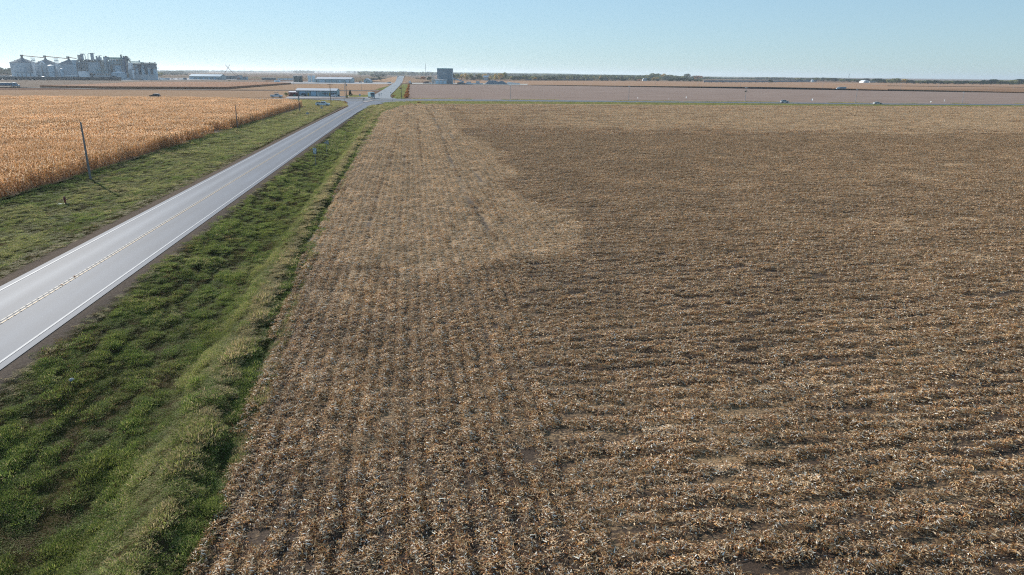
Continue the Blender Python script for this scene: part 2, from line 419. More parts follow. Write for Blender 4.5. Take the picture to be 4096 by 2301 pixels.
bp = n.add('ShaderNodeBump', ins={'Strength': 1., 'Distance': .12}); n.put(bp.inputs['Height'], fine); n.put(b.inputs['Normal'], bp.outputs[0])
# field grid in (s,Y): columns fan out from the wavy field edge
ysn = np.concatenate([np.arange(8, 110, 1.2), np.arange(110, 346, 4.)]); us = np.linspace(0, 1, 190) ** 2.5
FAR_PX = [(1560, 441), (1600, 425), (1640, 416.5), (1800, 416), (2140, 416), (2560, 419), (3000, 421.5), (3540, 424.5), (4200, 427)]
farw = [G(*p) for p in FAR_PX]
def fieldgrid():
    fx = np.array([p[0] for p in farw]); fy = np.array([p[1] for p in farw]); o_ = np.argsort(fx); fx = fx[o_]; fy = fy[o_]
    ny = 150; vv = np.linspace(0, 1, ny) ** 1.7; X = np.zeros((ny, len(us))); Y = X.copy()
    for j, u in enumerate(us):
        # straight line in X at the far side, fan out
        xe = fx[0] + (fx[-1] + 60 - fx[0]) * u; yfar = np.interp(xe, fx, fy)
        Y[:, j] = 6 + (yfar - 6) * vv
    for j, u in enumerate(us):
        X[:, j] = xfield(Y[:, j]) + (u * (fx[-1] + 60 - fx[0]))
    for j in range(len(us)):
        yf = np.interp(X[-1, j], fx, fy); Y[:, j] = 6 + (yf - 6) * vv; X[:, j] = xfield(Y[:, j]) + (us[j] * (fx[-1] + 60 - fx[0]))
    Z = .015 + 0 * X; Z[:, 0] = hgt(xfield(Y[:, 0]) - .02, Y[:, 0]) * 0 + .015
    ny, nx = X.shape; i = (np.arange(ny - 1)[:, None] * nx + np.arange(nx - 1)[None]).ravel()
    V = np.stack([X, Y, Z], -1).reshape(-1, 3); Fc = np.stack([i, i + 1, i + nx + 1, i + nx], 1)
    me = D.meshes.new('harvested_field'); me.from_pydata(V.tolist(), [], Fc.tolist()); me.update(); me.materials.append(MATS['stubble_soil'])
    a = me.attributes.new('cover', 'FLOAT', 'POINT'); a.data.foreach_set('value', cover(X, Y).astype(np.float32).ravel())
    o = D.objects.new('harvested_field', me); COL.objects.link(o); o['kind'] = 'structure'
fieldgrid()

# ------------------------------------------------------------------ other fields, lanes, yards
def fieldmat(name, c1, c2, c3, sc=.35, stretch=(1, .25, 1), speck=.5, rows=None):
    m, n, b = mat(name); P = n.pos()
    c = n.mix(n.ramp(n.noise(.02, 4, .6), [(.3, 0.), (.7, 1.)]), hexc(c1), hexc(c2))
    f = n.noise(sc, 5, .75, n.scale_vec(P, stretch)); c = n.mix(n.ramp(f, [(.35, 0.), (.65, speck)]), c, hexc(c3))
    f2 = n.noise(2.2, 4, .8, n.scale_vec(P, (1, .6, 1))); c = n.mix(n.ramp(f2, [(.3, .5), (.5, 0.)]), c, tuple(k * .55 for k in hexc(c1)))
    n.put(b.inputs['Base Color'], c); b.inputs['Roughness'].default_value = .95; b.inputs['Specular IOR Level'].default_value = 0.
    bp = n.add('ShaderNodeBump', ins={'Strength': .7, 'Distance': .25}); n.put(bp.inputs['Height'], f2); n.put(b.inputs['Normal'], bp.outputs[0])
    return m
f_pink = fieldmat('bean_stubble', '#7c6a60', '#8a776c', '#a49288', stretch=(.12, 1, 1), sc=.2, speck=.8)
f_tan = fieldmat('corn_stubble', '#8f735b', '#9e8068', '#bea286', stretch=(1, .5, 1))
f_grey = fieldmat('grey_stubble', '#7a6c62', '#877869', '#988a7c')
f_orange = fieldmat('standing_beans', '#94745c', '#a08068', '#b6987e', stretch=(.15, 1, 1))
f_verge = fieldmat('dry_verge', '#6d6a3c', '#8f7f52', '#a8956a', sc=.12)
f_green = fieldmat('green_verge', '#55603a', '#6a7040', '#8a8650', sc=.1)
grav = fieldmat('gravel', '#a29d9a', '#b5b0ad', '#c5c2c0', sc=.5, stretch=(1, 1, 1))
whitegrav = fieldmat('white_gravel', '#aaa69f', '#b6b2ab', '#c6c2bb', sc=.5, stretch=(1, 1, 1))
def pxs(pts, z=0.): return [G(x, y, z) for x, y in pts]
def lerp_line(pts, x):
    return float(np.interp(x, [p[0] for p in pts], [p[1] for p in pts]))
X_FAR = [(1100, 393.5), (1240, 395), (1470, 394.5), (1640, 396.5), (2140, 400.4), (2560, 405.2), (3000, 408.5), (3540, 414.3), (4096, 417.3), (4300, 418.6)]
X_NEAR = [(1232, 397.5), (1378, 403), (1640, 404.5), (2140, 407.3), (2560, 410.6), (3000, 414), (3540, 419.8), (4096, 422.6), (4300, 423.8)]
B_TOP = [(1642, 339), (2100, 341.5), (2560, 346.5), (3040, 350.5), (3550, 360), (4096, 373), (4300, 377)]
sheet('bean_field', pxs([(1622, 397.5)] + [p for p in X_FAR if p[0] > 1640] + B_TOP[::-1]), .03, f_pink)
# verge between the cross road and the near field
vp = pxs([(1530, 410)] + [p for p in X_NEAR if p[0] >= 1640]) + farw[::-1] + [G(1545, 430)]
sheet('green_verge', vp, -.03, f_verge)
# block of ground north west of the crossing
sheet('corn_stubble_field', pxs([(-200, 361), (400, 361), (1100, 364), (1490, 366), (1478, 384), (1455, 390), (1395, 391.8)]) + pxs([(1240, 392.5), (1100, 392)]) + [(-620, 420), (-900, 560)], .03, f_tan)
sheet('corn_stubble_field', pxs([(905, 358.5), (1168, 338), (1400, 335.5), (1545, 337), (1560, 341), (1528, 359.5), (1480, 361), (1100, 360)]), .03, f_tan)
sheet('grass_verge', pxs([(1395, 381), (1500, 379.5), (1484, 389), (1400, 390.5)]), .07, f_green)
sheet('grass_verge', pxs([(1566, 391), (1584, 396), (1618, 396), (1634, 360), (1638, 338), (1612, 337), (1590, 357), (1570, 379)]), .07, f_green)
sheet('grass_verge', pxs([(1500, 358.6), (1562, 342), (1596, 331), (1598, 336), (1584, 349), (1530, 360.5)]), .08, f_green)
sheet('stubble_field', pxs([(-300, 347), (0, 347), (160, 350.5), (420, 356), (560, 330), (1060, 327), (1060, 321), (600, 320), (0, 321), (-300, 321)]), .02, f_grey)
sheet('gravel_yard', pxs([(1140, 394), (1152, 387), (1400, 385.5), (1392, 390.5), (1240, 392.6)]), .09, grav)
sheet('gravel_yard', pxs([(1040, 334), (1560, 337), (1585, 331), (1440, 329), (1180, 326.5), (1050, 328)]), .08, grav)
sheet('gravel_yard', pxs([(1645, 336.5), (2110, 340.3), (2110, 336), (1860, 333), (1645, 331.5)]), .1, whitegrav)
sheet('gravel_yard', pxs([(485, 322.5), (980, 319), (980, 312), (-100, 311), (-100, 319), (485, 319)]), .08, grav)
sheet('far_bean_field', pxs([(1700, 335)] + [(x, y - 1.) for x, y in B_TOP if x > 1800] + [(4300, 335), (4096, 337.5), (3550, 331), (3040, 328.5), (2580, 325), (2140, 323), (1760, 321.7)]), .03, f_orange)
# distant crops still standing: slabs with a rough top and a real edge
def slab(name, base, h, m, label, step=9.):
    """crop block: polygon of world points, raised to h, top roughened"""
    P_ = np.array(base); x0, y0 = P_.min(0); x1, y1 = P_.max(0)
    nx = int(min(260, max(8, (x1 - x0) / step))); ny = int(min(160, max(6, (y1 - y0) / step)))
    xs = np.linspace(x0, x1, nx); ys = np.linspace(y0, y1, ny); X, Y = np.meshgrid(xs, ys)
    ins = inpoly(X, Y, [tuple(p) for p in P_])
    import bmesh
    bm = bmesh.new(); vs = [bm.verts.new((p[0], p[1], 0)) for p in base]; f = bm.faces.new(vs)
    r = bmesh.ops.extrude_face_region(bm, geom=[f]); top = [v for v in r['geom'] if isinstance(v, bmesh.types.BMVert)]
    for v in top: v.co.z = h
    bmesh.ops.triangulate(bm, faces=bm.faces[:], ngon_method='EAR_CLIP'); bmesh.ops.recalc_face_normals(bm, faces=bm.faces[:])
    me = D.meshes.new(name); bm.to_mesh(me); bm.free(); me.materials.append(m)
    o = D.objects.new(name, me); COL.objects.link(o); return tag(o, label, None, None, 'stuff')
def cropmat(name, c1, c2, dark):
    m, n, b = mat(name); P = n.pos()
    c = n.mix(n.noise(.5, 5, .8, n.scale_vec(P, (1, .5, .6))), hexc(c1), hexc(c2)); c = n.mix(n.ramp(n.noise(2.5, 4, .8), [(.4, .7), (.55, 0.)]), c, hexc(dark))
    n.put(b.inputs['Base Color'], c); b.inputs['Roughness'].default_value = .95; b.inputs['Specular IOR Level'].default_value = .05
    bp = n.add('ShaderNodeBump', ins={'Strength': 1., 'Distance': .8}); n.put(bp.inputs['Height'], n.noise(1.2, 5, .8)); n.put(b.inputs['Normal'], bp.outputs[0])
    return m
c_brown = cropmat('standing_corn_far', '#8c6048', '#b98a66', '#5a3c2c'); c_or = cropmat('standing_crop_far', '#8c6a50', '#a8866a', '#664a38')
slab('standing_corn_block', pxs([(160, 351), (400, 355.5), (905, 357.5), (1165, 337.5)]) + pxs([(1150, 330.3), (1060, 327.3), (560, 327.5), (300, 338.5), (162, 340.8)], 1.9), 1.9, c_brown, 'long dark edged strip of standing brown corn')
def edge_strip(px_, depth, h, m, label):
    near = pxs(px_); hx, hy = R[0, 2], R[1, 2]; k = depth / math.hypot(hx, hy); slab('standing_crop_strip', near + [(x + hx * k, y + hy * k) for x, y in near[::-1]], h, m, label)
slab('standing_crop_strip', pxs([(3550, 361.5), (4096, 373.5), (4300, 377)]) + pxs([(4300, 354), (4096, 353.5), (3550, 356)], 1.3), 1.2, c_or, 'narrow strip of unharvested tan crop on the far right')
edge_strip([(2120, 341.3), (2560, 346.2), (3040, 350.), (3330, 354.5)], 14, .55, c_or, 'low dark field edge beyond the bean stubble')
edge_strip([(3330, 354.6), (3550, 361)], 14, .7, c_or, 'low rough field edge behind the semi truck')
edge_strip([(3120, 331.7), (3550, 344.7), (4300, 353)], 20, .8, c_or, 'thin brown strip of crop crossing the far field')
edge_strip([(1760, 321.5), (2140, 322.8), (2580, 324.8)], 10, .5, c_or, 'weedy edge between the orange field and the woods')

# ------------------------------------------------------------------ roads
def asphalt(name, c1, c2, tracks=None, rough=.5):
    m, n, b = mat(name); P = n.pos()
    c = n.mix(n.ramp(n.noise(.35, 5, .65, n.scale_vec(P, (1, .12, 1))), [(.3, 0.), (.7, 1.)]), hexc(c1), hexc(c2))
    if tracks:
        sx = n.add('ShaderNodeSeparateXYZ'); n.put(sx.inputs[0], P)
        for x0, amt in tracks:
            d = n.math('ABSOLUTE', n.math('ADD', sx.outputs['X'], -x0)); k = n.math('SUBTRACT', 1., n.math('MULTIPLY', d, 1.1), clamp=True)
            k = n.math('MULTIPLY', k, n.math('MULTIPLY_ADD', n.noise(.25, 3, .6, n.scale_vec(P, (1, .1, 1))), .9, .1))
            c = n.mix(n.math('MULTIPLY', k, abs(amt)), c, hexc('#2e3036') if amt > 0 else hexc('#a2a5aa'))
    c = n.mix(n.ramp(n.noise(60, 2), [(.3, .35), (.6, 0.)]), c, tuple(x * .5 for x in hexc(c1)))
    n.put(b.inputs['Base Color'], c); b.inputs['Roughness'].default_value = rough; b.inputs['Specular IOR Level'].default_value = .12
    bp = n.add('ShaderNodeBump', ins={'Strength': .25, 'Distance': .01}); n.put(bp.inputs['Height'], n.noise(45, 3)); n.put(b.inputs['Normal'], bp.outputs[0])
    return m
a_main = asphalt('old_asphalt', '#59606c', '#69717e', [(-27.6, -.45), (-24.6, .35), (-23.0, .35), (-28.6, .3), (-26.6, .25)], .7)
a_cross = asphalt('dark_asphalt', '#5e6064', '#6c6e72', None, .5); a_conc = asphalt('pale_concrete', '#84878a', '#929598', None, .55)
a_shoulder = asphalt('paved_shoulder', '#77726e', '#858078', None, .55)
paint_w = simple('white_paint', (.30, .32, .35), .7, 0, .35, 1.5); paint_y = simple('yellow_paint', (.44, .30, .15), .7, 0, .2, 2.5)
rutm = simple('rumble_groove', (.17, .16, .15), .8)
cr = pxs([(1396, 425.5), (1389.5, 419), (1391, 411), (1383, 405.5), (1360, 403.8)]); crr = pxs([(1432, 449), (1470, 429), (1505, 418.5), (1545, 412.5), (1600, 408.5), (1660, 405)])
main = [(RX_L, -5), (RX_L, 180), (RX_L + .3, 250)] + cr + pxs([(1378, 400), (1640, 401)]) + crr[::-1] + [(RX_R + .25, 230), (RX_R, 150), (RX_R, -5)]
sheet('main_road', main, .03, a_main)
W0 = (-760, G(1240, 395)[1] + 8)
cn = [(-760, G(1232, 397.5)[1] + 4)] + pxs(X_NEAR); cf = [W0] + pxs([p for p in X_FAR if p[0] > 1200])
xs_c = np.linspace(-760, 620, 60)
fyN = np.interp(xs_c, [p[0] for p in cn], [p[1] for p in cn]); fyF = np.interp(xs_c, [p[0] for p in cf], [p[1] for p in cf])
ribbon('paved_shoulder', list(zip(xs_c, fyF)), list(zip(xs_c, fyN)), .06, a_shoulder)
mid = (fyN + fyF) / 2; hw = (fyF - fyN) / 2
ribbon('cross_road', list(zip(xs_c, mid + hw * .62)), list(zip(xs_c, mid - hw * .62)), .10, a_cross)
# north road up to the bridge
zt = TOP(1610, 305.5, 1450)
def zr(Y): t = min(1, max(0, (Y - 1070) / 380)); return zt * t * t * (3 - 2 * t)
nl = pxs([(1448, 394.8), (1484, 391), (1492, 384.5), (1500, 379), (1532, 360), (1577, 332)]); nr = pxs([(1590, 396.6), (1567, 392.5), (1561, 386.5), (1563, 379), (1583, 360), (1608, 332)])
xl, xr_ = nl[-1][0], nr[-1][0]
for Y in (1120, 1160, 1200, 1250, 1300, 1350, 1400, 1450, 1540): nl.append((xl, Y, .13 + zr(Y))); nr.append((xr_, Y, .13 + zr(Y)))
ribbon('north_road', nl, nr, .13, a_conc)
for sgn, xe in ((-1, xl), (1, xr_)):
    a = []; c_ = []; e_ = []
    for Y in list(range(1060, 1541, 40)): z = zr(Y); a.append((xe, Y, z + .03)); c_.append((xe + sgn * (3 + 2.6 * z), Y, z * .45)); e_.append((xe + sgn * (5 + 6. * z), Y, -.1))
    ribbon('road_embankment', a, c_, 0, f_tan); ribbon('road_embankment', c_, e_, 0, f_tan)
lane = [G(0, 347.5), G(400, 357), G(1100, 361.5), G(1515, 363)]; l_, r_ = offset_line([G(-200, 343)] + lane, 3.2); ribbon('gravel_lane', l_, r_, .12, whitegrav)
sheet('gravel_lane', pxs([(1395, 389.6), (1480, 388.2), (1470, 392), (1395, 391)]), .11, grav)
# markings
def line(pts, wdt, m, z, nm='road_marking'):
    a, c_ = offset_line(pts, wdt / 2); return ribbon(nm, a, c_, z, m)
ed = .15
line([(-29.2, y) for y in range(-5, 251, 15)] + pxs([(1360, 445.5), (1391, 428), (1417, 416.2), (1421.5, 413.4), (1417, 410.5), (1399, 406.8), (1386, 405)]), ed, paint_w, .045)
line([(-22.2, y) for y in range(-5, 241, 15)] + pxs([(1428, 448.5), (1455, 431.5), (1480, 420.5), (1500, 414), (1530, 409.6), (1570, 407)]), ed, paint_w, .045)
cl = [(-25.72, y) for y in range(-5, 280, 15)]; cly = pxs([(1440, 421), (1455, 412.5)])
line(cl + cly, .11, paint_w if False else simple('faded_cream_paint', (.29, .27, .24), .7, 0, .2, 8.), .045)
line([(-25.46, y) for y in range(-5, 280, 15)] + pxs([(1441.5, 421), (1456.5, 412.5)]), .11, paint_y, .045)
rb = MB()
for k in range(0, 190):
    y = 22 + k * .75
    rb.b2(-25.80, -25.66, y, y + .10, .047, .052); rb.b2(-25.54, -25.38, y + .3, y + .40, .047, .052)
o = rb.build('rumble_strip', rutm); o['kind'] = 'structure'
for o_ in (-3.4, 3.4): line([(x, y + o_) for x, y in zip(xs_c, mid)], .3, paint_w, .115)
line([(x, y) for x, y in zip(xs_c[:30], mid[:30])], .3, paint_y, .115)
# median island at the crossing
isl = pxs([(1451, 410.5), (1457, 407.8), (1480, 404.6), (1494, 402.3), (1489, 404.8), (1466, 409)])
im = simple('island_concrete', (.42, .36, .33), .8)
sheet('traffic_island', isl, .20, im); MB().prism(isl, .03, .19, 'Z').build('traffic_island_kerb', simple('red_kerb', (.42, .22, .18), .8))['kind'] = 'structure'
# ------------------------------------------------------------------ plant litter and vegetation materials
def leafmat(name, rough=.6, trans=.25, vary=.35, sc=.12, spec=.35, hue=None):
    m, n, b = mat(name)
    t = n.add('ShaderNodeAttribute', attribute_name='tint').outputs['Color']
    f = n.noise(sc, 4, .6); k = n.ramp(f, [(.3, 1 - vary), (.7, 1 + vary * .4)])
    c = n.mix(1., t, k, 'MULTIPLY')
    if hue: c = n.mix(n.ramp(n.noise(sc * 1.7, 3, .6), [(.4, 0.), (.7, hue[1])]), c, n.mix(1., t, hexc(hue[0]), 'MULTIPLY') if False else n.mix(.75, t, hexc(hue[0])))
    oi = n.add('ShaderNodeObjectInfo').outputs['Random']
    c = n.mix(1., c, n.ramp(oi, [(0, .82), (1, 1.18)]), 'MULTIPLY')
    n.put(b.inputs['Base Color'], c); b.inputs['Roughness'].default_value = rough; b.inputs['Specular IOR Level'].default_value = spec
    if trans:
        tr = n.add('ShaderNodeBsdfTranslucent'); n.put(tr.inputs[0], c); mx = n.add('ShaderNodeMixShader'); mx.inputs[0].default_value = trans
        n.l.new(b.outputs[0], mx.inputs[1]); n.l.new(tr.outputs[0], mx.inputs[2]); n.l.new(mx.outputs[0], m.node_tree.nodes['Material Output'].inputs[0])
    return m
m_res = leafmat('corn_residue', .9, .2, .2, .15, .03); m_grass = leafmat('grass_blades', .7, .42, .3, .18, .12, ('#7d7a3a', .5)); m_corn = leafmat('dry_corn', .6, .5, .16, .04, .15)
m_leaf = leafmat('tree_leaves', .8, .45, .15, .05, .05)
def residue(name, seed, n, lx, ly, light, k=1., stubs=True, wide=1.):
    rg = np.random.default_rng(seed); parts = []
    mound = lambda x, y: (.10 if light else .15) * k * np.exp(-(y / (ly * .42)) ** 2) * (.15 + 1.5 * vnoise(x * 3.6 + seed * 9, y * 3.6, 1., seed) ** 1.3)
    cols = [hexc('#c49c74'), hexc('#ecd0aa'), hexc('#946646'), hexc('#fdf2e2'), hexc('#583c2a'), hexc('#c89458')]
    wts = [4.4, 3.0, 3.0, 1.3, 2.4, 1.2] if not light else [4., 7.5, .5, 2.2, .2, 1.]
    x = rg.uniform(-lx / 2, lx / 2, n); y = np.clip(rg.normal(0, ly * (.27 if light else .25), n), -ly * .62, ly * .62)
    z = mound(x, y) + rg.uniform(.0, .03, n) * k
    L = np.clip(rg.lognormal(-2.62, .45, n), .035, .22) * k; W = rg.uniform(.014, .045, n) * k * wide
    V = strips_mesh('', np.stack([x, y, z], 1), rg.uniform(0, 2 * PI, n), rg.normal(.10, .22, n), L, W, rg.uniform(-.02, .06, n) * k, palette(rg, n, cols, wts), None, rg.normal(0, .38, n), 2)
    parts.append(V)
    q = n // 10   # stalk pieces
    x = rg.uniform(-lx / 2, lx / 2, q); y = np.clip(rg.normal(0, ly * .33, q), -ly * .6, ly * .6); z = mound(x, y) + .03 * k
    pal = palette(rg, q, [hexc('#cdb38c'), hexc('#e2d3ba'), hexc('#9c7a50')], [3, 2, 2]); L = rg.uniform(.06, .22, q) * k; yaw = rg.uniform(0, 2 * PI, q)
    for roll in (0., 1.3): parts.append(strips_mesh('', np.stack([x, y, z], 1), yaw, rg.normal(.05, .12, q) * 0 + .06, L, np.full(q, .022 * k * wide), np.zeros(q), pal, None, np.full(q, roll), 1))
    if stubs:
        q = int(lx / .3); x = np.linspace(-lx / 2, lx / 2, q) + rg.uniform(-.08, .08, q); y = rg.normal(0, .03, q)
        pal = palette(rg, q, [hexc('#b99a6c'), hexc('#a37e4e')], [1, 1]); hgt_ = rg.uniform(.1, .24, q); yaw = rg.uniform(0, 6, q)
        for r_ in (0., 1.5): parts.append(strips_mesh('', np.stack([x, y, 0 * x], 1), yaw, np.full(q, 1.35), hgt_, np.full(q, .028), 0 * x, pal, None, np.full(q, r_), 1))
    return merge_mesh(name, parts, m_res)
def in_view(X, Y, marg=.14):
    v = np.stack([X, Y, np.full(len(X), -H)], 1) @ R
    u = v[:, 0] / v[:, 2] * F / 4096; t = v[:, 1] / v[:, 2] * F / 2301
    return (v[:, 2] > 1) & (np.abs(u) < .5 + marg) & (t < .5 + marg * 1.6)
src = []
for i in range(4): src.append(residue('residue_a%d' % i, 10 + i, 470, 1.7, .76, False))
for i in range(4): src.append(residue('residue_b%d' % i, 20 + i, 640, 1.7, .82, True, 1.))
for i in range(3): src.append(residue('residue_c%d' % i, 30 + i, 520, 4.2, .8, False, 1.5, False, 1.1))
for i in range(3): src.append(residue('residue_d%d' % i, 40 + i, 700, 4.2, 1.5, True, 1.5, False, 1.1))
rg = np.random.default_rng(3)
def far_y(X):
    a = sorted(farw); return np.interp(X, [p[0] for p in a], [p[1] for p in a])
def field_points(y0, y1, sx, row, xmax, lod):
    """rows along X in the open field, rows along Y in the headland"""
    out = []
    ys = np.arange(y0, y1, row)
    for k, y in enumerate(ys):
        rowf = 1.0
        x = np.arange(-16, xmax, sx) + rg.uniform(0, sx)
        yy = np.full(len(x), y)
        out.append(np.stack([x, yy, np.zeros(len(x)), np.full(len(x), k)], 1))
    A = np.concatenate(out)
    out = []
    for k, x in enumerate(np.arange(-15.5, 18, row)):
        y = np.arange(y0, y1, sx) + rg.uniform(0, sx); out.append(np.stack([np.full(len(y), x), y, np.ones(len(y)), np.full(len(y), k + 1000)], 1))
    B = np.concatenate(out)
    def head(X, Y): return X < np.interp(Y, [10, 45, 56, 64], [5., 6.5, 9.5, 14.5]) + (vnoise(X, Y, 5, 55) - .5) * 2
    A = A[~head(A[:, 0], A[:, 1])]; B = B[head(B[:, 0], B[:, 1])]
    A = np.concatenate([A, B]); X, Y = A[:, 0], A[:, 1]
    m_ = in_view(X, Y) & (X > xfield(Y) + (-.3 if lod == 0 else .8)) & (Y < far_y(X) - 1); A = A[m_]; X, Y = A[:, 0], A[:, 1]
    nn = len(A); cv = cover(X, Y)
    rowr = vnoise(A[:, 3] * 7.31, np.zeros(nn), 1., 77) ; rowr = ((A[:, 3] * 0.61803398) % 1)
    dens = cv * 1.0 + .66 + (rowr - .5) * .16 + (vnoise(X, Y, 1.1, 60) - .5) * .35 - 1.7 * tracks(X, Y)
    keep = rg.uniform(.0, 1, nn) < np.clip(dens * 1.15 + .06, .10, 1); A = A[keep]; X, Y = A[:, 0], A[:, 1]; cv = cv[keep]; nn = len(A); rowr = rowr[keep]
    light = cv + rg.normal(0, .06, nn) > .49
    jit = .06 if lod == 0 else .16
    pts = np.stack([X + rg.normal(0, 1, nn) * np.where(A[:, 2] > 0, jit, .2), Y + rg.normal(0, 1, nn) * np.where(A[:, 2] > 0, .2, jit + .2 * np.clip((62 - Y) / 36, 0, 1)), np.full(nn, .012)], 1)
    rots = np.stack([rg.normal(0, .02, nn), rg.normal(0, .02, nn), A[:, 2] * PI / 2 + rg.normal(0, .035, nn) + PI * rg.integers(0, 2, nn)], 1)
    s = rg.uniform(.85, 1.2, nn); zs = s * (.88 + .35 * vnoise(X, Y, 1.3, 61)) * (.85 + .3 * rowr)
    scl = np.stack([s, s, zs], 1)
    nA = 4 if lod == 0 else 3; off = 0 if lod == 0 else 8
    idx = off + rg.integers(0, nA, nn) + np.where(light, nA, 0)
    return pts, rots, scl, idx
P1 = field_points(12, 175, 1.35, .76, 190, 0); P2 = field_points(175, 352, 3.4, 1.14, 420, 1)
parts = [np.concatenate([a, b_]) for a, b_ in zip(P1, P2)]
scatter('corn_residue', *parts, src, 'chopped corn stalks, husks and leaves left on the harvested field')

# ------------------------------------------------------------------ grass
GC = [hexc('#7c9046'), hexc('#5e7438'), hexc('#a4aa60'), hexc('#b0a870'), hexc('#d0bc90')]
def tuft(name, seed, nb, rad, L0, L1, W, wts, cols=GC, mound=.0):
    rg = np.random.default_rng(seed); r = rad * np.sqrt(rg.uniform(0, 1, nb)); t = rg.uniform(0, 2 * PI, nb)
    x, y = r * np.cos(t), r * np.sin(t); z = mound * (1 - (r / rad) ** 2)
    L = rg.uniform(L0, L1, nb) * (1.1 - .4 * r / rad); pitch = np.clip(rg.normal(.85, .35, nb), .1, 1.45)
    yaw = t + rg.normal(0, 1.2, nb)
    return merge_mesh(name, [strips_mesh('', np.stack([x, y, z], 1), yaw, pitch, L, W * rg.uniform(.6, 1.4, nb), L * rg.uniform(.1, .5, nb), palette(rg, nb, cols, wts), None, rg.normal(0, .4, nb), 2)], m_grass)
gs = []
for i in range(3): gs.append(tuft('grass_a%d' % i, 50 + i, 110, .42, .07, .2, .02, [5, 5, 2.5, .7, .5], mound=.05))        # lush
for i in range(3): gs.append(tuft('grass_b%d' % i, 60 + i, 95, .42, .07, .2, .02, [2, 1, 5, 4, 3], mound=.05))         # olive
for i in range(3): gs.append(tuft('grass_c%d' % i, 70 + i, 110, .42, .10, .28, .022, [.6, .4, 1.4, 3, 6], GC[:3] + [hexc('#a8946a'), hexc('#cdb78e')]))           # dead, tall
for i in range(3): gs.append(tuft('grass_ca%d' % i, 170 + i, 90, .42, .05, .13, .022, [3, 3, 2, 1], [hexc('#6b5238'), hexc('#8a7050'), hexc('#54602e'), hexc('#a08a68')]))
for i in range(3): gs.append(tuft('grass_d%d' % i, 80 + i, 150, 1.3, .10, .28, .05, [5, 4, 3, 1, .6], mound=.09))
for i in range(3): gs.append(tuft('grass_e%d' % i, 90 + i, 150, 1.3, 0.10, .28, .05, [2.5, 1.5, 4, 4, 2.5], mound=.08))
for i in range(3): gs.append(tuft('grass_f%d' % i, 100 + i, 120, .9, .12, .36, .07, [.6, .4, 1.4, 3, 6], GC[:3] + [hexc('#a8946a'), hexc('#c9b389')]))
GP = []
def verge_pts(x0, x1, y0, y1, dens, lod, side):
    n_ = int((x1 - x0) * (y1 - y0) * dens); X = rg.uniform(x0, x1, n_); Y = rg.uniform(y0, y1, n_)
    if side == 'r':
        xf = xfield(Y); u = (X - RX_R) / (xf - RX_R); ok = (u > (.055 if lod == 0 else .13)) & (u < 1.04); dead = np.exp(-((u - .885) / .034) ** 2) * 1.4 * np.clip((Y - 22) / 22, .3, 1) + .85 * np.exp(-((u - 1.02) / .016) ** 2) + .85 * np.exp(-((u - .04) / .06) ** 2)
        bright = 1.25 * np.clip((u - .6) / .15, 0, 1) * (u < .92); thin = np.clip((vnoise(X, Y * .4, 1.3, 90) - .58) * 5, 0, 1) * .5 * (u < .62) + .4 * (ridge(X, Y) < -.2) * (u < .7)  # sun and shade of the ditch slopes put into tuft colours, besides real thatch
    else:
        xc = xcorn(Y); u = (RX_L - X) / (RX_L - xc); ok = (u > (.07 if lod == 0 else .12)) & (u < 1.03); dead = .85 * np.exp(-((u - .10) / .07) ** 2) + .25 * np.clip((vnoise(X, Y * .5, 5, 91) - .62) * 5, 0, 1)
        bright = np.clip(1 - abs(u - .5) * 2, 0, 1); thin = np.clip((vnoise(X, Y * .4, 1.5, 92) - .7) * 4, 0, 1) * .6
    ok &= in_view(X, Y, .16) & (rg.uniform(0, 1, n_) > .45 * (dead * (u < .15)))
    X, Y, u, dead, bright, thin = X[ok], Y[ok], u[ok], dead[ok], bright[ok], thin[ok]; n_ = len(X)
    r = rg.uniform(0, 1, n_); ol = vnoise(X, Y, 3.5, 93) * .7 + .35 * bright + rg.normal(0, .13, n_)
    ol = ol + .38 * np.clip((Y - 110) / 150, 0, 1) + (.1 if side == 'l' else 0.); dead = np.maximum(dead, .6 * np.clip((Y - 215) / 80, 0, 1))
    kind = np.where(r < dead, 2, np.where(ol > .62, 1, 0)); base = 0 if lod == 0 else 12
    kind = np.where((lod == 0) & (rg.uniform(0, 1, n_) < thin), 3, kind); idx = base + kind * 3 + rg.integers(0, 3, n_)
    s = rg.uniform(.6, 1.15, n_) * (.7 + .5 * vnoise(X, Y, 1.1, 94)); s = np.clip(s, .35, 1.4)
    rd_ = np.clip(ridge(X, Y) + .5, 0, 1); s = s * (.75 + .4 * rd_); zs = s * (.35 + 1.2 * rd_); zs = np.where((kind == 2) & (u < .2), zs * .35, zs) * (.62 if side == 'l' else .85)
    pts = np.stack([X, Y, hgt(X, Y) + .015], 1); rot = np.stack([rg.normal(0, .12, n_), rg.normal(0, .12, n_), rg.uniform(0, 6.28, n_)], 1)
    GP.append((pts, rot, np.stack([s, s, zs], 1), idx))
verge_pts(-21.7, -7.2, 13, 60, 19, 0, 'r'); verge_pts(-21.7, -7.2, 60, 150, 10, 0, 'r'); verge_pts(-22, -1.5, 150, 344, 2., 1, 'r')
verge_pts(-49.6, -29.7, 38, 140, 10, 0, 'l'); verge_pts(-50, -29.7, 140, 350, 2., 1, 'l')
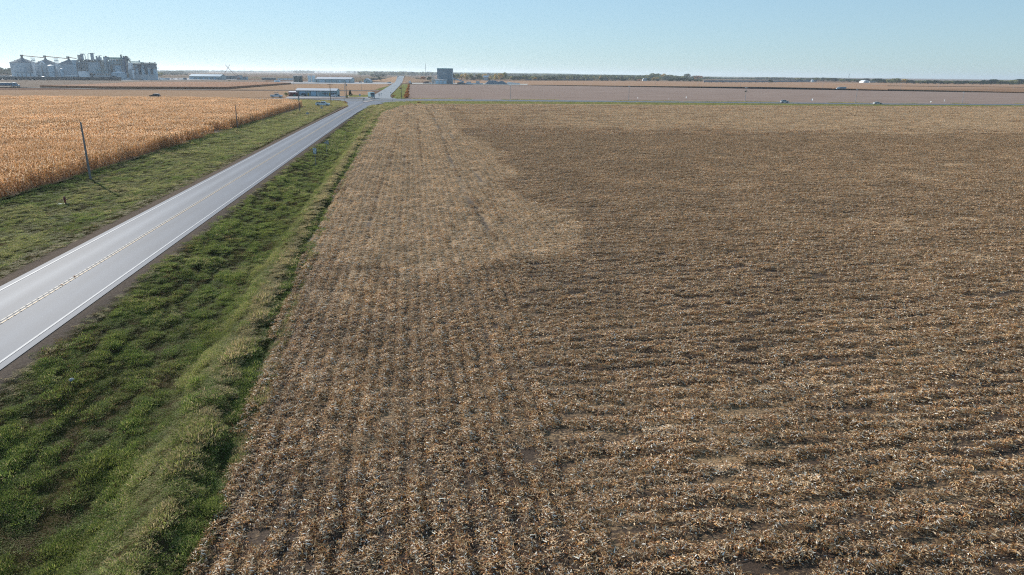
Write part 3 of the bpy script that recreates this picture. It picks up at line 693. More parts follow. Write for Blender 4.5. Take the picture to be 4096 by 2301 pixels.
# grassy ground round the crossing
def poly_pts(poly, dens, kinds, zoff=0., smin=.8, smax=1.3):
    P_ = np.array(poly); n_ = int((P_[:, 0].max() - P_[:, 0].min()) * (P_[:, 1].max() - P_[:, 1].min()) * dens)
    X = rg.uniform(P_[:, 0].min(), P_[:, 0].max(), n_); Y = rg.uniform(P_[:, 1].min(), P_[:, 1].max(), n_); k = inpoly(X, Y, poly) & in_view(X, Y, .02)
    X, Y = X[k], Y[k]; n_ = len(X); s = rg.uniform(smin, smax, n_)
    GP.append((np.stack([X, Y, np.full(n_, .02 + zoff)], 1), np.stack([0 * X, 0 * X, rg.uniform(0, 6.28, n_)], 1), np.stack([s, s, s], 1), rg.choice(kinds, n_)))
poly_pts([p[:2] for p in vp], .35, [12, 13, 14, 15, 16, 17, 15, 16, 20]); poly_pts(pxs([(1566, 391), (1584, 396), (1618, 396), (1634, 360), (1638, 338), (1612, 337), (1590, 357), (1570, 379)]), .2, [15, 16, 17, 12])
poly_pts(pxs([(1395, 381), (1500, 379.5), (1484, 389), (1400, 390.5)]), .3, [15, 16, 17, 20])
xx = np.linspace(20, 420, 900); XF_ = np.array(pxs(X_FAR)); o_ = np.argsort(XF_[:, 0]); 
for (n_, sp, kk) in ((900, 2.0, [19, 20, 16]),):
    X = rg.uniform(0, 380, n_); Y = np.interp(X, XF_[o_, 0], XF_[o_, 1]) + rg.uniform(.5, 4.5, n_); keep = vnoise(X, 0 * X, 16, 96) > .48; X, Y = X[keep], Y[keep]
    s = rg.uniform(.7, 1.8, len(X)); GP.append((np.stack([X, Y, 0 * X + .03], 1), np.stack([0 * X, 0 * X, X], 1), np.stack([s, s, s * 1.3], 1), rg.choice(kk, len(X))))
corner = [(-75, 352)] + pxs([(1150, 399.2), (1232, 398.6), (1372, 404.4), (1381, 408), (1387, 414), (1393, 423)]) + [(-31.2, 325), (-50, 330)]
sheet('grass_verge', corner, .012, f_verge)
poly_pts([p[:2] for p in corner], .45, [15, 16, 17, 15, 18, 19, 20], -.01, .6, 1.)
allp = [np.concatenate([g_[i] for g_ in GP]) for i in range(4)]
scatter('grass', *allp, gs, 'mown green and dry tan grass growing along the road ditches')

# ------------------------------------------------------------------ standing corn
def corn_patch(name, seed, lx, ly, dx, dy, k=1., nl=9):
    rg = np.random.default_rng(seed); xs, ys = [], []
    for x in np.arange(-lx / 2 + dx / 2, lx / 2, dx):
        for y in np.arange(-ly / 2 + dy / 2, ly / 2, dy):
            xs.append(x + rg.normal(0, .05)); ys.append(y + rg.normal(0, dy * .25))
    xs = np.array(xs); ys = np.array(ys); n = len(xs); Hh = rg.uniform(1.9, 2.5, n); parts = []
    yaw0 = rg.uniform(0, 6.28, n); tilt = rg.normal(1.5, .07, n); pal = [hexc('#dca878'), hexc('#ecc49a'), hexc('#cc9868'), hexc('#f4dcbc'), hexc('#b88c64')]
    for r_ in (0., 1.57): parts.append(strips_mesh('', np.stack([xs, ys, 0 * xs], 1), yaw0, tilt, Hh, np.full(n, .04 * k), 0 * xs, palette(rg, n, [hexc('#b88d55'), hexc('#9c7340')], [1, 1]), None, np.full(n, r_), 1))
    for j in range(nl):
        hz_ = Hh * rg.uniform(.15, .97, n); yaw = yaw0 + j * 2.6 + rg.normal(0, .5, n); L = rg.uniform(.35, .75, n) * (.8 + .2 * k)
        parts.append(strips_mesh('', np.stack([xs, ys, hz_], 1), yaw, rg.uniform(-.1, 1.1, n), L, rg.uniform(.05, .1, n) * k, L * rg.uniform(.5, 1.1, n), palette(rg, n, pal, [4, 4, 2.2, 1.3, 1.3]), None, rg.normal(0, .6, n), 2))
    for j in range(3):
        parts.append(strips_mesh('', np.stack([xs, ys, Hh * .97], 1), yaw0 + j * 2.1, rg.uniform(.7, 1.4, n), rg.uniform(.2, .38, n), np.full(n, .03 * k), np.full(n, .05), palette(rg, n, pal[:4], [3, 3, 1, 2]), None, None, 1))
    return merge_mesh(name, parts, m_corn)
cs = [corn_patch('corn_a%d' % i, 200 + i, 1.52, 2., .76, .24) for i in range(4)] + [corn_patch('corn_b%d' % i, 210 + i, 3.04, 4., .76, .42, 1.8, 7) for i in range(3)]
CP = []
def corn_pts(x0, x1, y0, y1, sx, sy, base, nk):
    X, Y = np.meshgrid(np.arange(x1, x0, -sx), np.arange(y0, y1, sy)); X = X.ravel(); Y = Y.ravel()
    farc = np.array(pxs([(-60, 381), (0, 382), (640, 385), (1180, 396), (1250, 402), (1300, 412)], 2.4)); q = np.argsort(farc[:, 0]); fy = np.interp(X, farc[q, 0], farc[q, 1])
    ok = (X < xcorn(Y) - sx * .45 + (vnoise(X * 0, Y, 3, 98) - .5) * .8) & (Y < fy)
    v = np.stack([X, Y, np.full(len(X), -H + 2)], 1) @ R; u = v[:, 0] / v[:, 2] * F / 4096; ok &= (v[:, 2] > 1) & (u > -.64)
    X, Y = X[ok], Y[ok]; n_ = len(X); s = rg.uniform(.94, 1.08, n_)
    zs = s * (.86 + .2 * vnoise(X, Y, 4, 99) + .08 * vnoise(X, Y, 18, 97))
    CP.append((np.stack([X + rg.normal(0, .08, n_), Y + rg.normal(0, .2, n_), 0 * X - .02], 1), np.stack([rg.normal(0, .03, n_), rg.normal(0, .03, n_), PI * rg.integers(0, 2, n_) + rg.normal(0, .05, n_)], 1), np.stack([s, s, zs], 1), base + rg.integers(0, nk, n_)))
corn_pts(-190, -48.5, 30, 150, 1.52, 1.9, 0, 4); corn_pts(-460, -44, 150, 372, 3.04, 3.8, 4, 3)
scatter('standing_corn', *[np.concatenate([g_[i] for g_ in CP]) for i in range(4)], cs, 'tall dry orange corn standing left of the road')
m, n, b = mat('corn_floor'); n.put(b.inputs['Base Color'], n.mix(n.noise(3, 4), hexc('#4a3626'), hexc('#8a6a48'))); b.inputs['Roughness'].default_value = 1
yy = list(range(0, 316, 15)); sheet('corn_floor', [(float(xcorn(y)) - .2, y) for y in yy] + [(-62, 350)] + pxs([(1100, 393), (640, 385), (0, 382), (-200, 382)], 2.4) + [(-420, 0)], .01, m)
# ------------------------------------------------------------------ far things measured on an upright plane at their own distance
HN = Vector((R[0, 2], R[1, 2], 0)).normalized(); RT = Vector((HN.y, -HN.x, 0)); ROTZ = math.atan2(HN.y, HN.x) - PI / 2
class Site:
    def __init__(s, x, yb, z=0.):
        g = G(x, yb, z); s.O = Vector((g[0], g[1], 0)); s.d = s.O.dot(HN); s.mpp = s.d / F
    def p(s, x, y, dy=0.):
        v = Vector(ray(x, y)); t = (s.d + dy) / v.dot(HN); P_ = Vector((0, 0, H)) + v * t
        return (P_ - s.O).dot(RT), P_.z
    def world(s, lx, dy, z=0.): q = s.O + RT * lx + HN * dy; return (q.x, q.y, z)
class Obj:
    """a thing whose parts are given in photo pixels on its site plane, in metres of depth behind it"""
    def __init__(s, site, name, x, yb, label, cat, group=None, dy=0., z=None):
        s.s = site; s.dy = dy; lx, zz = site.p(x, yb, dy); s.z = (max(0., zz) if z is None else z); s.lx = lx
        s.e = thing(name, site.world(lx, dy, s.z), ROTZ, label, cat, group)
    def q(s, x, y): lx, z = s.s.p(x, y, s.dy); return lx - s.lx, z - s.z
    def rect(s, x0, x1, yt, yb):
        ym = (yt + yb) / 2; a, _ = s.q(x0, ym); b, _ = s.q(x1, ym); _, z1 = s.q((x0 + x1) / 2, yt); _, z0 = s.q((x0 + x1) / 2, yb)
        return a, b, z0, z1
    def box(s, name, x0, x1, yt, yb, m, d=6., y0=0., parent=None, floor=False):
        a, b, z0, z1 = s.rect(x0, x1, yt, yb)
        if floor: z0 = -s.z
        return MB().b2(a, b, y0, y0 + d, z0, z1).build(name, m, parent or s.e)
    def cyl(s, name, x0, x1, yt, yb, m, y0=0., parent=None, n=24, floor=False, cone=0.):
        a, b, z0, z1 = s.rect(x0, x1, yt, yb); r = (b - a) / 2
        if floor: z0 = -s.z
        pr = [(r, z0), (r, z1)]
        if cone: pr += [(r * 1.03, z1), (r * .12, z1 + cone)]
        return MB().lathe(pr, ((a + b) / 2, y0 + r, 0), n).build(name, m, parent or s.e, smooth=True)
    def pipe(s, name, pts, r, m, y0=0., parent=None, n=6):
        P_ = [(*[s.q(x, y)[0]], y0, s.q(x, y)[1]) for x, y in pts]
        return MB().path(P_, r, n).build(name, m, parent or s.e)
galv = corrugated('galvanised_sheet', (.36, .44, .50), 1.1, .7, 0., .15, 'Z'); galv2 = simple('galvanised_roof', (.14, .19, .23), .9, 0., .15, .4, .1)  # shade and blue haze on the plant put into these colours, roofs darkest
steel = simple('grey_steel', (.33, .40, .45), .7, 0., .2, .5); dsteel = simple('dark_steel', (.08, .115, .14), .7, 0., .2, .5); white = simple('white_sheet', (.72, .75, .78), .5, 0, .08, .4)
wht2 = simple('pale_blue_sheet', (.34, .46, .54), .5, 0, .1, .4); conc = simple('weathered_concrete', (.40, .44, .47), .85, 0, .15, .3); rustm = simple('rust_red_steel', (.32, .12, .09), .7, 0, .2, .6)
greenp = simple('green_pipe', (.22, .42, .40), .5, 0, .1, 1.); beige = simple('beige_sheet', (.50, .47, .42), .6, 0, .1, .4)
wallc = corrugated('grey_cladding', (.36, .43, .48), .5, .6, .05, .1); gl = glass('window_glass')
S1 = Site(300, 317)
ords = ['first', 'second', 'third', 'fourth', 'fifth', 'sixth', 'seventh', 'eighth', 'ninth', 'tenth', 'eleventh', 'twelfth', 'thirteenth', 'fourteenth', 'fifteenth', 'sixteenth', 'seventeenth', 'eighteenth', 'nineteenth', 'twentieth',
        'twenty first', 'twenty second', 'twenty third', 'twenty fourth', 'twenty fifth', 'twenty sixth', 'twenty seventh', 'twenty eighth', 'twenty ninth', 'thirtieth']
# three big bins
for i, (x0, x1, ye, px_, py_, lab) in enumerate([
        (52, 139, 251, 90, 231, 'largest grey corrugated grain bin standing alone at the left end of the plant'),
        (147, 229, 255, 183, 236, 'grey corrugated grain bin between the two white lattice towers'),
        (239, 322, 257, 277, 238, 'grey grain bin partly hidden behind the pale blue column of the plant')]):
    o = Obj(S1, 'grain_bin', (x0 + x1) / 2 + 8, 316, lab, 'grain bin', 'corrugated grain bins', dy=12)
    a, b, z0, z1 = o.rect(x0, x1, ye, ye + 1); r = (b - a) / 2; cx_ = 0; _, zp = o.q(px_, py_)
    prof = [(r, 0)] + [q for k in range(1, 14) for q in ((r, z1 * k / 14 - .12), (r + .12, z1 * k / 14), (r, z1 * k / 14 + .12))][:-1] + [(r, z1)]
    MB().lathe(prof, (cx_, 0, 0), 40).build('wall', galv, o.e, smooth=True)
    MB().lathe([(r + .5, z1 - .1), (r + .5, z1 + .15), (2., zp - .8), (2., zp)], (cx_, 0, 0), 40).build('roof', galv2, o.e, smooth=False)
    MB().lathe([(1.2, zp), (1.4, zp + 1.6), (.5, zp + 2.4)], (cx_, 0, 0), 12).build('cap', dsteel, o.e)
    for k in range(5): t = PI + (k + .5) / 5 * PI; MB().tube((r * .62 * math.cos(t), r * .62 * math.sin(t), z1 + (zp - z1) * .33), (r * .62 * math.cos(t), r * .62 * math.sin(t), z1 + (zp - z1) * .33 + 1.3), .45, .45, 6).build('roof_vent', galv2, o.e)
    MB().lattice(-r * .5, -r * .5 + .9, -r * .88, -r * .88 + .6, 0, z1, 14, .06).build('ladder', steel, o.e)
for i, (a, b, lab) in enumerate([((86, 222.5), (181, 231.5), 'long thin roof conveyor from the largest bin to the next bin'), ((178, 225.5), (272, 235), 'thin roof conveyor from the middle bin to the third bin'), ((271, 229), (305, 234.5), 'short roof conveyor running from the third bin to the process building')]):
    o = Obj(S1, 'conveyor', a[0], a[1], lab, 'conveyor', 'roof conveyors between the bins', dy=12 + .6 * i)
    (xa, za), (xb, zb) = o.q(*a), o.q(*b)
    MB().prism([(xa, za - .5), (xb, zb - .5), (xb, zb + .5), (xa, za + .5)], -1., 1., 'Y').build('housing', rustm if i < 3 else steel, o.e)
    MB().box((xa, 0, za), (3.4, 2.4, 2.2)).build('drive_head', dsteel, o.e)
    MB().path([(xa + 1, 0, za - .5), (xa + 2.2, 0, za - 4.5)], .35).build('spout', steel, o.e)
for a, b, yt, yb, lab in [(134, 146, 231, 296, 'white lattice elevator tower right of the largest bin'), (226, 238, 233, 292, 'white lattice elevator tower left of the third bin')]:
    o = Obj(S1, 'elevator_tower', (a + b) / 2 + 6, 316, lab, 'tower', 'white lattice elevator towers', dy=-8)
    x0, x1, z0, z1 = o.rect(a, b, yt, yb); w_ = (x1 - x0) / 2
    MB().lattice(-w_ * .75, w_ * .75, -1.6, 1.6, 0, z1, 9, .22).build('frame', white, o.e)
    MB().b2(-w_ * .5, w_ * .5, -1., 1., 0, z1 * .72).build('elevator_leg', white, o.e); MB().b2(-w_, w_, -1.9, 1.9, z1 * .86, z1 * .89).build('platform', steel, o.e)
o = Obj(S1, 'air_duct', 160, 316, 'white curved air duct in front of the middle bin', 'duct', dy=-14)
o.pipe('pipe', [(161, 262), (161, 254), (164, 249.5), (169, 248), (173, 250), (177, 256)], 1.1, white, n=10); o.box('filter_house', 170, 184, 258, 290, steel, 5.); o.box('support', 160, 166, 262, 300, conc, 4., floor=True)
o = Obj(S1, 'storage_tank', 203, 316, 'tall pale blue tank in front of the middle bin', 'tank', dy=-22); o.cyl('shell', 187, 209, 262, 290, wht2, floor=True, cone=.8); o.box('ring_platform', 185, 211, 287, 288.4, steel, 9., y0=-1)
o = Obj(S1, 'storage_tank', 252, 316, 'small pale hopper tank beside the third bin', 'tank', dy=-24); o.cyl('shell', 238, 252, 277, 300, wht2, floor=True, cone=1.5); o.box('platform', 250, 268, 281, 284, steel, 4.)
for x0, x1, y0, y1, lab, m_, rf in [(62, 136, 291, 309, 'long low blue grey annex at the foot of the largest bin', wht2, galv2), (0, 20, 300, 306, 'low shed with red roof at the far left', beige, rustm), (262, 303, 301, 309, 'low shed with flat white roof beside the round white tank', wht2, white), (2, 58, 304, 309, 'long pale low shed behind the dark railcars at the far left', beige, wht2)]:
    o = Obj(S1, 'shed', (x0 + x1) / 2, 314, lab, 'shed', dy=-30 if x0 > 200 else -6); o.box('wall', x0, x1, y0 + 1.5, 311, m_, 12., floor=True); o.box('roof', x0 - 1, x1 + 1, y0, y0 + 1.5, rf, 13., y0=-.5)
    if x1 - x0 > 30:
        for k in range(4): xx_ = x0 + (x1 - x0) * (k + .5) / 4.4; o.box('door', xx_, xx_ + 3, y0 + 4, 310.5, dsteel, .3, y0=-.3)
for x0, x1, lab in [(160, 191, 'broad white cone of stored material behind the railcars'), (207, 223, 'small white cone of stored material behind the railcars')]:
    o = Obj(S1, 'covered_pile', (x0 + x1) / 2, 312, lab, 'pile', dy=-38); a, b, z0, z1 = o.rect(x0, x1, 306, 311); r = (b - a) / 2
    MB().lathe([(r, -.05), (r * .9, z1 * .35), (r * .45, z1 * .8), (.4, z1 + .3)], (0, 0, 0), 18).build('cover', white, o.e, smooth=True)
# process building with its pipe rack and roof vessels
o = Obj(S1, 'process_building', 345, 316, 'grey block of the plant with a dense rack of upright pipes on its front', 'plant building')
o.box('wall', 303, 397, 249, 290, wallc, 26., y0=3, floor=True); o.box('column', 289, 303.5, 240.5, 296, wht2, 9., y0=1, floor=True)
for k in range(17):
    x = 304.5 + k * 2.45; o.pipe('pipe', [(x, 247 + (k * 7 % 5)), (x + 5, 290), (x + 5.5, 311)], .28 + .22 * ((k * 5) % 3 == 0), [steel, dsteel, wht2][k % 3], y0=1.6 - (k % 2) * .9)
for y in (252, 262, 272, 282): o.box('pipe_support', 304, 345, y, y + .7, dsteel, .7, y0=-.2)
a, b, z0, z1 = o.rect(305, 400, 240, 249); bm_ = MB()
for k in range(25):
    x = a + (b - a) * k / 24; bm_.tube((x, 2, z0), (x, 2, z1), .2, .2, 4)
    if k < 24: x2 = a + (b - a) * (k + 1) / 24; bm_.tube((x, 2, z0 if k % 2 else z1), (x2, 2, z1 if k % 2 else z0), .14, .14, 4)
bm_.tube((a, 2, z1), (b, 2, z1), .3); bm_.tube((a, 2, (z0 + z1) / 2), (b, 2, (z0 + z1) / 2), .2); bm_.build('roof_truss', dsteel, o.e)
o.box('roof_house', 306, 396, 243, 249.2, conc, 14., y0=8); o.box('downpipe', 387, 389.5, 240, 270, wht2, 1., y0=0.5)
for x0, x1, yt, yb, m_ in [(300, 311, 220.5, 236, beige), (312, 322.5, 215.5, 235, steel), (352, 364, 213, 237, steel), (374.5, 380, 224.5, 238, steel), (386.5, 392, 223, 239, steel)]:
    v_ = o.cyl('vessel', x0, x1, yt, yb + 5, m_, y0=5); o.box('lid', x0 - .7, x1 + .7, yt - 1, yt + .6, dsteel, 3.5, y0=6)
o.box('vessel_skirt', 376, 391, 229, 244, steel, 5., y0=6)
o.pipe('vent_pipe', [(323, 217), (328, 218), (331, 223), (332.5, 236)], .42, steel, 6, n=8); o.pipe('vent_pipe', [(343, 238), (342.5, 217), (345, 214), (354, 213.5)], .42, steel, 6, n=8)
for k in range(20): x = 304 + (k * 37 % 90); o.box('rooftop_unit', x, x + 3 + k % 3, 236.5 + k % 4, 243, [steel, white, dsteel, conc][k % 4], 2.5, y0=4 + k % 5)
o = Obj(S1, 'storage_tank', 326, 316, 'wide round white tank in front of the pipe rack', 'tank', dy=-26); o.cyl('shell', 304.5, 344, 287.5, 300, simple('white_tank', (.66, .70, .74), .5, 0, .06, .3), floor=True, n=36, cone=.9); o.box('rail', 303, 346, 285.8, 286.6, white, .2, y0=0)
o = Obj(S1, 'process_building', 410, 316, 'low grey block with square window openings under a pipe bridge', 'plant building', dy=-12)
o.box('wall', 368, 437, 291, 305, conc, 18., y0=2, floor=True); o.box('equipment_bay', 345, 369, 292, 305, dsteel, 10., y0=4, floor=True)
for x in (373, 386, 398, 407, 421, 429): o.box('window', x, x + 4.5, 296, 300.5, gl, .2, y0=1.86)
for x in (352, 359): o.box('pump_housing', x, x + 4, 302, 311, wht2, 3., floor=True)
for y in (276, 284.5): o.box('bridge_beam', 382, 430, y, y + 1.2, greenp, 3., y0=-1)
for x in (383, 398, 413, 428): o.box('bridge_post', x, x + .9, 276, 292, wht2, .8, y0=-1)
for k in range(7): o.box('bridge_equipment', 386 + k * 6, 390 + k * 6, 279 + k % 2, 284, [dsteel, beige, steel][k % 3], 2.)
o = Obj(S1, 'dryer_stack', 405, 316, 'beige tapered dryer stack in the middle of the plant', 'stack', dy=2)
a, b, z0, z1 = o.rect(393, 417, 241, 276); cx_ = (a + b) / 2; r = (b - a) / 2
MB().lathe([(r * .35, 0), (r * .35, z0), (r * .4, z0 + 4), (r * .95, z1 - 6), (r * .95, z1)], (cx_, 6, 0), 16).build('stack', beige, o.e, smooth=True); o.box('head_house', 408, 423, 227, 240, steel, 6., y0=3); o.cyl('red_cap', 411.5, 418.5, 223.5, 227.3, rustm, y0=4)
o.box('side_tower', 414, 424, 238, 290, wallc, 7., y0=2, floor=True)
for k in range(6): o.box('platform', 391, 425, 246 + k * 6.5, 246.8 + k * 6.5, steel, 1.2, y0=1.)
o = Obj(S1, 'process_building', 462, 316, 'steel frame building with pale blue wall panel and green pipes over its roof', 'plant building', dy=4)
o.box('wall', 424, 489, 246, 290, steel, 16., y0=4, floor=True); o.box('wall_panel', 455, 481, 262, 288, wht2, .4, y0=3.4); o.box('dark_band', 452, 486, 256, 261, dsteel, .5, y0=3.3)
for x in (424.5, 436, 448, 486): o.box('column', x, x + 1.6, 243, 300, wht2, 1., y0=2.4, floor=True)
for y in (246.5, 255, 289): o.box('beam', 424, 488, y, y + .9, greenp, .8, y0=2.4)
for k in range(9): o.box('stair_flight', 438, 447, 260 + k * 4, 261.2 + k * 4, dsteel, 1.4, y0=1.8)
for k, y in enumerate((230.5, 232.8, 235)): o.pipe('green_pipe', [(426, y), (505, y + 1.2)], .45, greenp, 4 + k, n=6)
for k in range(14): x = 428 + k * 4.2; o.box('rooftop_unit', x, x + 2.6, 237 + (k * 5) % 5, 246.4, [steel, white, dsteel, wht2, steel][k % 5], 4., y0=5 + k % 3)
o.cyl('vent_stack', 472.5, 476.5, 222, 246, steel, y0=6); o.cyl('vent_hood', 470.8, 478.2, 218.5, 222.5, dsteel, y0=5.4)
o = Obj(S1, 'storage_tank', 468, 316, 'blue grey tank with bright white conical roof at the foot of the frame building', 'tank', dy=-20); o.cyl('shell', 433, 488, 291.5, 300, wht2, floor=True, n=36); 
a, b, z0, z1 = o.rect(433, 488, 288, 291.5); MB().lathe([((b - a) / 2 + .2, z0), (1., z1 + .6)], ((a + b) / 2, (b - a) / 2, 0), 36).build('roof', white, o.e)
for x in (450, 455, 461): o.box('valve_house', x, x + 3, 304, 310, dsteel, 1.6, y0=-1.7, floor=True)
o = Obj(S1, 'elevator_tower', 500, 316, 'tallest dark blue elevator tower crowned with motor heads', 'tower')
a, b, z0, z1 = o.rect(486, 513, 236, 300); MB().lattice(a, b, 0, 8, 0, z1, 12, .3).build('frame', dsteel, o.e)
o.box('shaft', 497, 501.5, 226, 300, simple('navy_steel', (.05, .12, .22), .5), 3., y0=-.6, floor=True); o.box('shaft', 504, 508.5, 230, 300, steel, 3., y0=2, floor=True); o.box('cladding', 487, 497, 238, 300, wallc, 6., y0=2, floor=True)
for x0, x1, yt in [(480, 485.5, 225), (488, 493.5, 224.5), (496.5, 504, 224), (503, 509, 226), (509, 513, 233)]: o.cyl('motor_head', x0, x1, yt, yt + 5, dsteel, y0=1); o.box('head_leg', x0 + 1.5, x1 - 1.5, yt + 4, 245, steel, 1.4, y0=2)
for k in range(4): o.pipe('spout', [(508, 230 + 3 * k), (519 - k, 238 + 3 * k)], .3, steel, 3)
o = Obj(S1, 'dryer_tower', 522, 316, 'white sunlit dryer tower with red edge beside the navy shaft', 'tower', dy=-3)
o.box('upper_panel', 511.5, 524.5, 251.5, 276, simple('bright_white_sheet', (.86, .86, .86), .5, 0, .04, .4), 6.); o.box('lower_frame', 513, 528, 276, 296, conc, 6., floor=True)
for k in range(7): o.box('red_cleat', 510.2, 512.5, 253 + k * 3.4, 254.8 + k * 3.4, rustm, 1.2, y0=-.4)
for x in (515, 519, 523): o.box('panel_seam', x, x + .35, 252, 276, steel, .1, y0=-.1)
# silo block on the right
o = Obj(S1, 'silo_block', 572, 316, 'row of pale blue silos under a dark gallery at the plant right end', 'silo block', dy=2)
for x0, x1, yt in [(530, 553, 260), (556.5, 579, 260), (583, 601, 274), (604.5, 622, 273)]: o.cyl('silo', x0, x1, yt, 300, wht2, y0=2, floor=True)
for x0, x1 in [(524, 530.8), (552, 558), (577.5, 584.5), (600, 606)]: o.box('pier', x0, x1, 258, 299, dsteel, 3., y0=1.4, floor=True)
o.box('roof_gallery', 524, 613, 253.5, 260, dsteel, 10., y0=1); o.box('gable_panel', 582, 613.5, 256, 273.8, galv2, 9., y0=1.2); o.box('roof_edge', 603, 624, 271.5, 273.6, dsteel, 9., y0=1.1)
for a_, b_ in (((532, 281), (553, 260)), ((559, 261), (580, 281))): o.pipe('brace', [a_, b_], .5, dsteel, 1.)
o.box('base_wall', 538, 622, 298.5, 306, conc, 3., y0=-3, floor=True)
for y in (246, 249.5): o.pipe('gallery_pipe', [(510, y - .5), (552 if y < 248 else 566, y + 1.)], .45, greenp, 4)
o.pipe('gallery_conveyor', [(560, 251.5), (613, 252.2)], .5, dsteel, 4); o.box('conveyor_head', 549, 552.5, 241.5, 250, steel, 2., y0=4); o.box('conveyor_head', 611, 615, 249.5, 253, dsteel, 2., y0=4)
for x, m_ in ((558, rustm), (566, steel), (593, steel)): o.cyl('rooftop_fan', x - 2, x + 2, 248.6, 254, m_, y0=4)
o = Obj(S1, 'hopper_tank', 533, 316, 'small sunlit white hopper tank in front of the silos', 'tank', dy=-9); o.cyl('shell', 528, 537, 286, 305, white, floor=True, cone=2.5); o.box('ladder', 537.6, 538.6, 289, 312, dsteel, .6, floor=True)
o = Obj(S1, 'loading_shed', 520, 316, 'long low grey loading shed right of the last railcar', 'shed', dy=-30); o.box('wall', 484, 516, 312.5, 317, wallc, 6., floor=True); o.box('roof', 483, 517, 311.3, 312.5, wht2, 7., y0=-.5)
# ------------------------------------------------------------------ railcars
TR = [G(0, 321.5), G(484, 322.6)]; 
rail_dir = math.atan2(TR[1][1] - TR[0][1], TR[1][0] - TR[0][0])
cam_d = lambda p: Vector((p[0], p[1], 0)).dot(HN)
def make_railcar(L, Hh, W, colm, label, cat, grp, kind='hopper'):
    t = thing('railcar', (0, 0, 0), 0, label, cat, grp)
    if kind == 'hopper':
        poly = [(-L / 2, 1.5), (-L / 2 + 1.6, 1.0), (L / 2 - 1.6, 1.0), (L / 2, 1.5), (L / 2, Hh), (-L / 2, Hh)]
        MB().prism(poly, -W / 2, W / 2, 'Y').build('body', colm, t)
        MB().b2(-L / 2 + .3, L / 2 - .3, -.6, .6, Hh, Hh + .25).build('hatch', dsteel, t)
        r = MB()
        for k in range(15): x = -L / 2 + .5 + (L - 1) * k / 14; r.b2(x - .06, x + .06, -W / 2 - .1, -W / 2, 1.4, Hh - .1)
        r.build('rib', colm, t)
    else:
        MB().tube((-L / 2 + .6, 0, 2.7), (L / 2 - .6, 0, 2.7), 1.55, 1.55, 18).build('tank', colm, t, smooth=True); MB().b2(-L / 2, L / 2, -1.3, 1.3, 1., 1.25).build('frame', dsteel, t)
        MB().lathe([(.7, 4.1), (.7, 4.9)], n=12).build('dome', colm, t)
    for sx in (-1, 1):
        b_ = MB().b2(sx * (L / 2 - 2.6) - 1.4, sx * (L / 2 - 2.6) + 1.4, -.9, .9, .55, 1.0).build('bogie', dsteel, t); w_ = MB()
        for dx in (-.9, .9):
            for y in (-.85, .75): w_.tube((sx * (L / 2 - 2.6) + dx, y, .46), (sx * (L / 2 - 2.6) + dx, y + .12, .46), .46, .46, 12)
        w_.build('wheels', dsteel, b_)
    return t
navy = simple('dark_blue_railcar', (.045, .075, .10), .6, 0, .3, .4); greyc = simple('grey_railcar', (.22, .25, .29), .6, 0, .2, .4)
edges = [-46, 4, 17, 70, 127, 131, 185, 240, 293, 345, 393, 442, 484]
S2 = Site(240, 321.8)
spans = [(-50, 6), (16, 72), (76, 127), (131, 183), (186, 236), (242, 290), (294, 344), (347, 390), (394, 441), (443, 484)]
first = None
for i, (a, b) in enumerate(spans):
    S_ = Site((a + b) / 2, 321.4 + (a + b) / 2 * .0022); L = (b - a) * S_.mpp * .985
    lab = '%s dark blue hopper railcar from the left in the train below the plant' % ords[i]
    if first is None: first = make_railcar(18., 4.25 * 1.05, 3., navy, lab, 'railcar', 'dark railcars in front of the plant'); o = first; o.location = (*S_.O[:2], 0); o.rotation_euler = (0, 0, ROTZ); o.scale = (L / 18, 1, 1)
    else: dup(first, (*S_.O[:2], 0), ROTZ, lab, (L / 18, 1, 1))
for k, (a, b) in enumerate([(1483, 1512), (1513, 1541), (1542, 1571)]):
    S_ = Site((a + b) / 2, 322); L = (b - a) * S_.mpp * .98; dup(first, (*S_.O[:2], 0), ROTZ, '%s dark railcar from the left in the short row left of the bridge' % ords[k], (L / 18, 1, .8))['group'] = 'dark railcars left of the bridge'
gfirst = None; x = 2815; k = 0
while x < 3250:
    yb = np.interp(x, [2815, 3040, 3255], [330.5, 330.5, 327.8]); S_ = Site(x + 13, float(yb)); wpx = 26.5
    lab = '%s grey covered hopper railcar from the left in the long train on the right' % ords[k]
    if gfirst is None: gfirst = make_railcar(18., 4.6, 3., greyc, lab, 'railcar', 'grey railcars on the right'); o = gfirst; o.location = (*S_.O[:2], 0); o.rotation_euler = (0, 0, ROTZ); o.scale = (wpx * S_.mpp * .97 / 18, 1, 1)
    else: dup(gfirst, (*S_.O[:2], 0), ROTZ, lab, (wpx * S_.mpp * .97 / 18, 1, 1))
    x += wpx; k += 1
tfirst = None
for k in range(11):
    x = 2100 + k * 30.5
    if k in (3, 9): continue
    S_ = Site(x + 14, 322.6 + k * .05); lab = '%s black tank railcar from the left in front of the wooded horizon' % ords[k]
    if tfirst is None: tfirst = make_railcar(17., 4., 3., simple('black_railcar', (.03, .04, .05), .5), lab, 'railcar', 'black tank railcars by the woods', 'tank'); o = tfirst; o.location = (*S_.O[:2], 0); o.rotation_euler = (0, 0, ROTZ); o.scale = (28 * S_.mpp / 17, 1, .8)
    else: dup(tfirst, (*S_.O[:2], 0), ROTZ, lab, (28 * S_.mpp / 17, 1, .8))

